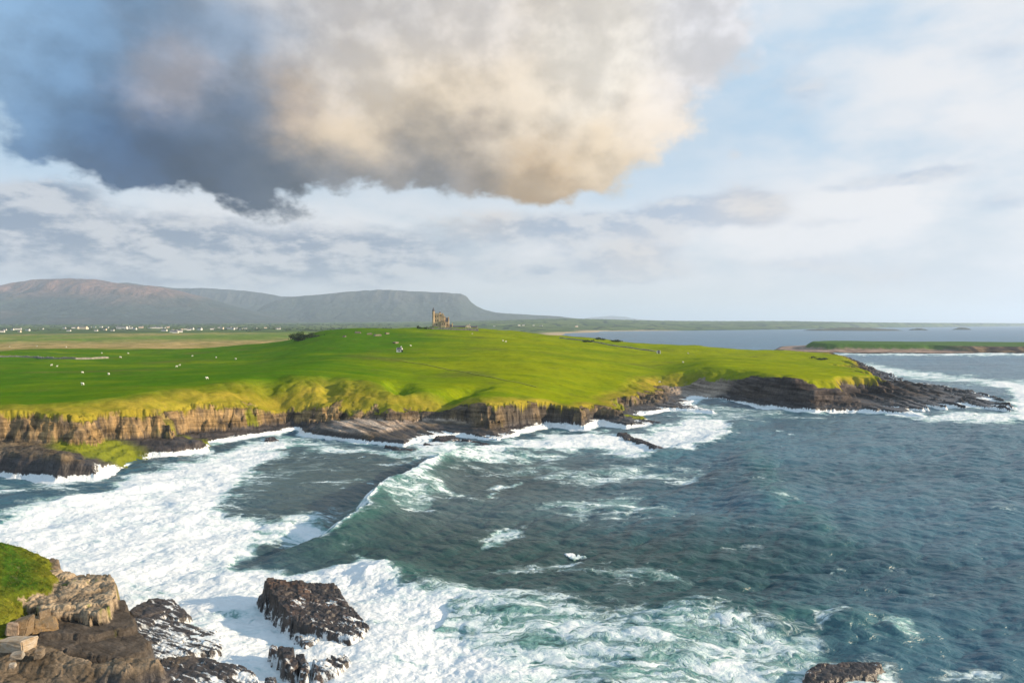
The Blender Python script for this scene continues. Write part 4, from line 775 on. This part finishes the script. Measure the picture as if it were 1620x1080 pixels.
def build_castle():
    X, Y = -91.5, 900.0; z0 = ground_z(X, Y)-.8; r = empty('castle', (X, Y, z0), .0)
    r.scale = (1.14, 1.14, 1.16); tag(r, 'sandstone castle with corner turret and stepped gables on the green hilltop', 'castle')
    MB().box(-9.6, -4, 0, -3, 4, 18.6).build('tower', M_STONE, r)
    for i in range(5): MB().box(-9.7+i*1.5, -4.15, 18.6, -9.0+i*1.5, -3.7, 19.5).build('merlon', M_STONE, r)
    for i in range(4): MB().box(-3.3, -3.4+i*1.9, 18.6, -2.9, -2.4+i*1.9, 19.5).build('merlon', M_STONE, r)
    t = MB().cone(-10.1, -3.6, 0, 21.4, 1.35, 1.35).build('turret', M_STONE, r); MB().cone(-10.1, -3.6, 21.4, 26.0, 1.6, .05).build('spire', M_SLATE, t)
    t = MB().cone(-3.2, 2.6, 15, 19.6, 1.2, 1.2).build('turret', M_STONE, r); MB().cone(-3.2, 2.6, 19.6, 21.6, 1.45, .05).build('spire', M_SLATE, t)
    def wing(x0, y0, x1, y1, h, rh, axis):
        w_ = MB().box(x0, y0, 0, x1, y1, h).gable(x0+.25, y0+.25, h, x1-.25, y1-.25, h+rh-.15, axis).build('wing', M_STONE, r)
        # roof slopes, with stone gables left standing at the ends
        b = MB(); ov = .25
        if axis == 'x': b.gable(x0+.7, y0-ov, h+.05, x1-.7, y1+ov, h+rh+.2, 'x')
        else: b.gable(x0-ov, y0+.7, h+.05, x1+ov, y1-.7, h+rh+.2, 'y')
        b.build('roof', M_SLATE, w_)
        for e_ in (0, 1):
            g = MB()
            for k in range(4):
                f = k/4; za, zb = h+rh*f, h+rh*(f+.25)+.35+.01*k
                if axis == 'x': hw = (y1-y0)/2*(1-f); ym = (y0+y1)/2; xa = (x0, x1-.7)[e_]; g.box(xa, ym-hw-.1, za, xa+.7, ym+hw+.1, zb)
                else: hw = (x1-x0)/2*(1-f); xm = (x0+x1)/2; ya = (y0, y1-.7)[e_]; g.box(xm-hw-.1, ya, za, xm+hw+.1, ya+.7, zb)
            g.build('stepped_gable', M_STONE, w_)
        return w_
    a = wing(-3, -3.4, 2.6, 4.2, 13.8, 4.8, 'y'); b = wing(2.6, -2.6, 7.4, 3.6, 9.6, 4.2, 'x'); c = wing(-1.2, -6.2, 4.2, -3.41, 7.4, 3.4, 'y'); e = wing(7.4, -3.2, 11.6, 2.4, 3.6, 2.6, 'x')
    for par, (x, y, za, zb) in ((a, (-.4, 3.2, 14, 19.4)), (b, (6.7, .6, 10, 15.2)), (b, (3.2, .5, 10, 14.9)), (e, (11.2, -.4, 4, 8.2))): MB().box(x-.55, y-.45, za, x+.55, y+.45, zb).build('chimney', M_STONE, par)
    for x, z, w_, h in ((-7.6, 14.6, .8, 1.8), (-5, 14.6, .8, 1.8), (-7.6, 10, .8, 1.8), (-5, 10, .8, 1.8), (-6.3, 5.4, 1, 2)): MB().box(x-w_/2, -4.06, z, x+w_/2, -3.9, z+h).build('window', M_DARK, r)
    for y, z in ((-2, 15), (1.6, 15)): MB().box(-3.1, y-.4, z, -2.94, y+.4, z+1.8).build('window', M_DARK, r)
    for x, z in ((.4, 8.6), (2.6, 8.6), (.4, 4.4), (2.6, 4.4)): MB().box(x-.4, -6.26, z-2.6, x+.4, -6.1, z-.9).build('window', M_DARK, c)
    for x, z in ((4.2, 5.4), (5.9, 5.4), (5, 2)): MB().box(x-.4, -2.66, z, x+.4, -2.5, z+1.6).build('window', M_DARK, b)
    for y, z in ((-1.2, 5.4), (1.4, 5.4)): MB().box(7.3, y-.4, z, 7.46, y+.4, z+1.6).build('window', M_DARK, b)
    MB().box(9, -3.26, .9, 9.9, -3.1, 2.9).build('door', M_DARK, e)
    return z0
build_castle()
def outbuilding(px, d, L, D, h, rh, wall, label, nwin, axis='x', cat='outbuilding', group=None):
    x = (px-CX)/FPX*d; r = empty(cat.replace(' ', '_'), (x, d, ground_z(x, d)-.5)); tag(r, label, cat, group)
    w_ = MB().box(-L/2, -D/2, 0, L/2, D/2, h).gable(-L/2, -D/2, h, L/2, D/2, h+rh-.1, axis).build('wall', wall, r)
    b = MB()
    if axis == 'x': b.gable(-L/2+.35, -D/2-.25, h-.05, L/2-.35, D/2+.25, h+rh+.15, 'x')
    else: b.gable(-L/2-.25, -D/2+.35, h-.05, L/2+.25, D/2-.35, h+rh+.15, 'y')
    rf = b.build('roof', M_SLATE, r)
    MB().box(L/2-1.2, -.35, h+rh*.5, L/2-.4, .35, h+rh+1.0).build('chimney', wall, rf) if nwin else None
    for i in range(nwin): xx = -L/2+(i+.5)*L/nwin; MB().box(xx-.45, -D/2-.06, h*.4, xx+.45, -D/2+.1, h*.75).build('window', M_DARK, r)
    MB().box(-.5 if not nwin else L/nwin*.5-.4, -D/2-.05, .3, .5 if not nwin else L/nwin*.5+.5, -D/2+.1, min(2.3, h-.2)).build('door', M_DARK, r)
    return r
outbuilding(727, 893, 18, 6.5, 3.2, 2.0, M_GREYSTONE, 'long slate roofed stone outbuilding beside the castle', 6)
outbuilding(740.5, 886, 6.2, 7, 3.6, 2.6, M_CREAM, 'pale gabled outbuilding between the two slate roofed ones', 2, 'y')
outbuilding(750, 890, 9, 6, 2.5, 1.8, M_GREYSTONE, 'short slate roofed outbuilding farthest from the castle', 3)
p_ = ground_at(632, 556.5); h_ = outbuilding(632, p_.y, 3.8, 3.2, 2.3, 1.1, M_WHITE, 'small whitewashed hut alone on the slope below the castle', 1, 'x', 'hut')
p_ = ground_at(1042, 559); h_ = outbuilding(1042, p_.y, 2.6, 2.6, 2.0, .9, M_WHITE, 'tiny whitewashed hut at the end of the field wall', 0, 'x', 'hut')

def wall_line(pix, hgt, thick, mat, label, name='stone_wall', cat='wall', dmin=150):
    P = [ground_at(a, b, dmin) for a, b in pix]; pts = []
    for a, b in zip(P[:-1], P[1:]):
        n = max(2, int((b-a).length/2.2)); pts += [a.lerp(b, i/n) for i in range(n)]
    pts.append(P[-1]); xy = np.array([(p.x, p.y) for p in pts]); zz = terrain(xy[:, 0], xy[:, 1]); b = bmesh.new(); prev = None
    for i, (q, z) in enumerate(zip(xy, zz)):
        d = xy[min(i+1, len(xy)-1)]-xy[max(i-1, 0)]; n = np.array([-d[1], d[0]])/np.hypot(*d)*thick/2; h = hgt*(1+random.uniform(-.3, .25))
        ring = [b.verts.new((q[0]+s*n[0]*k-xy[0, 0], q[1]+s*n[1]*k-xy[0, 1], z+dz-zz[0])) for s, k, dz in ((1, 1, -.4), (1, .75, h), (-1, .75, h*.97), (-1, 1, -.4))]
        if prev:
            for j in range(3): b.faces.new((prev[j], prev[j+1], ring[j+1], ring[j]))
        else: b.faces.new(ring)
        prev = ring
    b.faces.new(prev[::-1]); bmesh.ops.recalc_face_normals(b, faces=b.faces); me = bpy.data.meshes.new(name); b.to_mesh(me); b.free(); me.materials.append(mat)
    o = bpy.data.objects.new(name, me); COL.objects.link(o); o.location = (xy[0, 0], xy[0, 1], zz[0]); tag(o, label, cat); return o
wall_line([(-20, 563), (30, 564.6), (60, 566.2), (85, 567.6), (120, 568.2), (145, 568), (172, 566.8)], 1.3, .9, M_GREYSTONE, 'pale drystone wall crossing the flat pasture of sheep')
wall_line([(596, 567.5), (640, 572), (690, 580.5), (740, 589.5), (800, 602), (850, 613)], .22, 1.6, simple('turf_bank', (.16, .18, .008), .3, .6), 'grown over field bank running down the middle pasture', 'field_bank', 'bank')
wall_line([(885, 534.5), (920, 538.5), (960, 545), (1000, 551), (1038, 556.5)], .9, .7, M_GREYSTONE, 'low field wall running down to the tiny hut')
wall_line([(676, 522.2), (690, 522.8), (720, 523.6), (748, 524.2), (757, 524)], 2.2, .8, M_GREYSTONE, 'grey garden wall in front of the castle and outbuildings', dmin=700)

for i, (px, py, sx, lab) in enumerate([(566, 527, 5, 'pale rock outcrop highest on the hill left of the castle'), (584, 529, 4, 'squat rock outcrop on the hill shoulder'), (598, 531, 6, 'longest rock outcrop on the hill above the hut'), (612, 528.5, 3.5, 'small rock outcrop on the skyline slope'), (626, 543, 4.5, 'rock outcrop just above the whitewashed hut'), (545, 533, 4, 'rock outcrop low on the left flank of the hill')]):
    p = ground_at(px, py, 300); o = boulder(px, py, 0, sx, 2.5, 1.8, .3*i, lab, (.22, .19, .14), (.14, .12, .08), seed=30+i); o.location = (p.x, p.y, p.z+.3); o.name = 'outcrop'; tag(o, None, 'rock', 'rock outcrops on the castle hill')

# ------------------------------------------------------------------ bushes and trees
def leaf_cloud(n, r, seed, leaf):
    rg = np.random.default_rng(seed); cl = rg.normal(0, .42, (max(6, n//90), 3)); cl[:, 2] = np.abs(cl[:, 2])*1.1+.15
    P = (cl[rg.integers(0, len(cl), n)]+rg.normal(0, .17, (n, 3)))*np.array(r); P = P[P[:, 2] > -.05*r[2]]; n = len(P)
    a = rg.normal(0, 1, (n, 3)); a /= np.linalg.norm(a, axis=1)[:, None]; b = np.cross(a, rg.normal(0, 1, (n, 3))); b /= np.linalg.norm(b, axis=1)[:, None]; s = leaf*rg.uniform(.6, 1.4, (n, 1))
    V = np.stack([P+a*s, P+b*s*.6, P-a*s, P-b*s*.6], 1).reshape(-1, 3); return V, np.arange(len(V)).reshape(-1, 4)
def bush(px, py, r, label, n=900, leaf=.35, dmin=500, seed=1, name='bush', cat='bush', group=None):
    p = ground_at(px, py, dmin); o = empty(name, (p.x, p.y, p.z-.1)); tag(o, label, cat, group); V, F = leaf_cloud(n, r, seed, leaf); np_mesh('crown', V, F, M_LEAF, None, False, o)
    t = MB()
    for k in range(1): t.cone(0, 0, -.4, r[2]*.6, .22, .07, 7)
    t.build('trunk', M_BARK, o); return o
bush(475, 539, (8.5, 5, 5.2), 'large dark bush at the foot of the hill', 2600, .5, 500, 2)
bush(493, 534, (7.5, 4, 3.2), 'low dark bush climbing the hill beside the large one', 1600, .45, 500, 3)
for i, (px, r, lab) in enumerate([(664, (4, 3, 3.0), 'dark windblown shrub farthest from the castle'), (672, (3, 3, 2.4), 'low shrub between two taller ones by the castle'), (680, (3.6, 3, 3.4), 'dark shrub touching the castle wall end')]):
    bush(px, 522.3, r, lab, 500, .4, 700, 10+i, group='shrubs beside the castle')
for i, (px, py, r, lab) in enumerate([(950, 537.5, (8, 5, 2.2), 'widest dark gorse patch on the skyline slope'), (975, 541, (6, 4, 1.8), 'dark gorse patch lower on the skyline slope'), (930, 541, (5, 4, 1.5), 'small gorse patch beside the low field wall'), (1300, 569, (7, 5, 1.8), 'brown scrub patch at the back edge of the headland')]):
    bush(px, py, r, lab, 700, .4, 400, 20+i, 'gorse_patch', 'gorse', 'gorse patches on the headland')
def build_wood():
    vs = []; fs = []; k = 0
    for i in range(900):
        px = random.uniform(-40, 620); py = random.choice([random.uniform(515.2, 517.0)]*3+[random.uniform(517.5, 526)])
        d = np.exp(np.interp(py, [515, 517, 520, 526], [math.log(6200), math.log(5000), math.log(3500), math.log(2500)]))*random.uniform(.95, 1.05); x = (px-CX)/FPX*d; vs.append((x, d, random.uniform(4, 9)))
    A = np.array(vs); z = terrain(A[:, 0], A[:, 1]); out = []; 
    for (x, y, h), zz in zip(A, z):
        V, F = leaf_cloud(46, (h*random.uniform(.9, 2.2), h*.8, h*.75), k, 1.9); out.append((V+np.array([x, y, zz]), F)); k += 1
    off = 0; VV = []; FF = []
    for V, F in out: VV.append(V); FF.append(F+off); off += len(V)
    o = np_mesh('woodland', np.concatenate(VV), np.concatenate(FF), M_LEAF, None, False); tag(o, 'dark hedges and woods among the distant village houses', 'woodland', kind='stuff')
build_wood()

# ------------------------------------------------------------------ village houses
def make_house(wall, L=13, D=8, h=4.6):
    r = empty('house', (0, 0, 0)); MB().box(-L/2, -D/2, -1.5, L/2, D/2, h).gable(-L/2, -D/2, h, L/2, D/2, h+2.9, 'x').build('wall', wall, r)
    rf = MB().gable(-L/2+.3, -D/2-.4, h-.1, L/2-.3, D/2+.4, h+3.1, 'x').build('roof', M_SLATE, r); MB().box(L/2-2, -.6, h+2, L/2-.8, .6, h+4.4).build('chimney', wall, rf); return r
HOUSES = [(3, 525.5), (8, 522.5), (20, 522), (31, 525.6), (29, 521.5), (44, 523), (66, 521), (102, 519.8), (109, 524), (117, 519.4), (122, 519.8), (128, 519), (137, 520.3), (143, 518.4), (150, 518.2), (152, 523.5), (160, 518), (166, 522.4), (170, 518.6), (178, 523.4), (185, 517.6),
          (203, 517.8), (205, 520), (213, 521.2), (223, 518.8), (236, 519.3), (243, 519.4), (248, 519.2), (252, 519.5), (259, 519.3), (260, 523.8), (266, 518.4), (273, 522.2), (275, 526.2), (278, 526.8), (280, 523.9), (283, 524.8), (285, 525.4), (288, 521.5), (294, 521.4), (299, 522.4), (303, 521.4), (316, 522), (336, 521.4),
          (347, 518.6), (351, 520.3), (362, 520.2), (368, 521.4), (373, 520.5), (381, 521.3), (388, 520), (404, 520), (420, 519), (440, 521), (782, 516.4), (821, 515.2), (828, 514.9), (844, 515), (856, 516), (912, 517)]
def village():
    protos = [make_house(M_WHITE, 15, 8, 4.6), make_house(M_CREAM, 13, 8, 5.4)]; used = [False, False]
    for i, (px, py) in enumerate(HOUSES):
        p = ground_at(px, py, 1500); k = 1 if i % 7 == 3 else 0; o = copy_tree(protos[k]) if used[k] else protos[k]; used[k] = True
        o.location = p; o.rotation_euler = (0, 0, random.uniform(-.5, .5)); s = random.uniform(.65, 1.15); o.scale = (s*random.uniform(1, 1.5), s, s)
        if px < 70: lab = ['small cream house at the far end of the village below the tallest mountain', 'small white house at the far end of the village below the tallest mountain'][k == 0]
        elif px > 700: lab = 'small pale house on the shore beyond the castle'
        elif px > 310: lab = ['cream house among fields between village and dark bush', 'white house among fields between village and dark bush'][k == 0]
        else: lab = ['cream house crowded in the middle of the distant village', 'white house crowded in the middle of the distant village'][k == 0]
        tag(o, lab, 'house', 'houses of the distant village, '+('far end' if px < 70 else 'beyond the castle' if px > 700 else 'outlying' if px > 310 else 'centre')+(' cream' if k and px <= 700 else ''))
    for px, py, L, lab, wm in ((193, 520.5, 44, 'largest long white building in the distant village', M_WHITE), (132, 520.5, 30, 'long pinkish cream building in the distant village', M_CREAM)):
        p = ground_at(px, py, 1500); r = make_house(wm, L, 12, 9); r.name = 'village_building'; r.location = p; tag(r, lab, 'building')
village()

# ------------------------------------------------------------------ sheep
def make_sheep():
    J = [(0, -.28, .66), (0, .05, .70), (0, .35, .70), (0, .52, .84), (0, .64, .90), (0, .80, .80)]; Rr = [.24, .27, .25, .13, .11, .06]; E = [(0, 1), (1, 2), (2, 3), (3, 4), (4, 5)]
    for sx in (-1, 1):
        for root, yy in ((0, -.32), (2, .36)):
            i = len(J); J += [(sx*.15, yy, .42), (sx*.15, yy-.02, .2), (sx*.15, yy, .0)]; Rr += [.08, .045, .04]; E += [(root, i), (i, i+1), (i+1, i+2)]
    me = bpy.data.meshes.new('sheep'); me.from_pydata(J, E, []); o = bpy.data.objects.new('sheep', me); COL.objects.link(o)
    m = o.modifiers.new('skin', 'SKIN'); 
    if not me.skin_vertices: me.attributes  # layer is made with the modifier below
    bpy.context.view_layer.objects.active = o
    if not me.skin_vertices:
        b = bmesh.new(); b.from_mesh(me); b.verts.layers.skin.verify(); b.to_mesh(me); b.free()
    for i, r in enumerate(Rr): me.skin_vertices[0].data[i].radius = (r, r)
    me.skin_vertices[0].data[1].use_root = True; o.modifiers.new('sub', 'SUBSURF').levels = 1
    dg = bpy.context.evaluated_depsgraph_get(); m2 = bpy.data.meshes.new_from_object(o.evaluated_get(dg)); o.modifiers.clear(); o.data = m2; m2.materials.clear(); m2.materials.append(M_WOOL)
    for p in m2.polygons: p.use_smooth = True
    return o
SHEEP = [(81, 578.8, 'upper sheep of the close pair in the near left pasture'), (90, 580.3, 'lower sheep of the close pair in the near left pasture'), (131, 590.5, 'plump white sheep alone below the close pair'), (172, 593, 'small white sheep alone right of the plump one'), (131, 609.3, 'sheep nearest the cliff edge in the left pasture'),
 (105, 549.8, 'sheep at the far pasture edge by the pale dunes'), (58, 548.5, 'sheep on the skyline of the far left pasture'), (191, 566.3, 'sheep just beyond the end of the drystone wall'), (161, 559.5, 'sheep behind the drystone wall end'), (15, 549.3, 'leftmost sheep at the far pasture edge'),
 (284, 578.6, 'white sheep standing alone in the middle of the left pasture'), (279, 581, 'faint sheep beside the lone one in mid pasture'), (342, 566.3, 'upper sheep of two scattered toward the hill foot'), (373, 568.8, 'sheep nearest the hill foot in the pasture'), (304, 564.2, 'far sheep between wall end and hill foot'), (203, 559.8, 'far sheep above the gap past the wall'), (328, 600, 'sheep above the yellow grassy cliff rim'),
 (747, 529, 'sheep grazing just below the castle garden wall'), (796, 540, 'sheep on the slope right of the castle'), (800, 541.5, 'sheep close behind another right of the castle'), (650, 548, 'sheep near the whitewashed hut on the slope'), (1043, 605.5, 'sheep in the shaded gully above the beach'), (1081, 574, 'sheep at the rim above the dark headland cliff'), (1089, 560, 'sheep beyond the tiny hut on the headland')]
def flock():
    proto = make_sheep()
    for i, (px, py, lab) in enumerate(SHEEP):
        o = proto if i == 0 else proto.copy()
        if i: COL.objects.link(o)
        p = ground_at(px, py, 200); o.location = p; o.rotation_euler = (0, 0, random.choice([-1, 1])*math.pi/2+random.uniform(-.7, .7)); s = 1.05*random.uniform(.95, 1.15)*(1 if p.y < 500 else 1.15); o.scale = (s, s, s); tag(o, lab, 'sheep', 'sheep grazing on the headland')
flock()

# ------------------------------------------------------------------ haze
def haze():
    o = MB().box(-42000, -400, -9, 42000, 62000, 680)
    m = bpy.data.materials.new('haze'); m.use_nodes = True; nt = m.node_tree; nt.nodes.clear(); out = nt.nodes.new('ShaderNodeOutputMaterial'); v = nt.nodes.new('ShaderNodeVolumePrincipled')
    v.inputs['Color'].default_value = (.66, .80, 1.0, 1); v.inputs['Density'].default_value = HAZE_D; v.inputs['Anisotropy'].default_value = .2
    nt.links.new(v.outputs[0], out.inputs['Volume']); tag(o.build('haze', m), 'thin sea haze lying over the bay and plain', kind='stuff')
HAZE_D = 6.0e-5
haze()
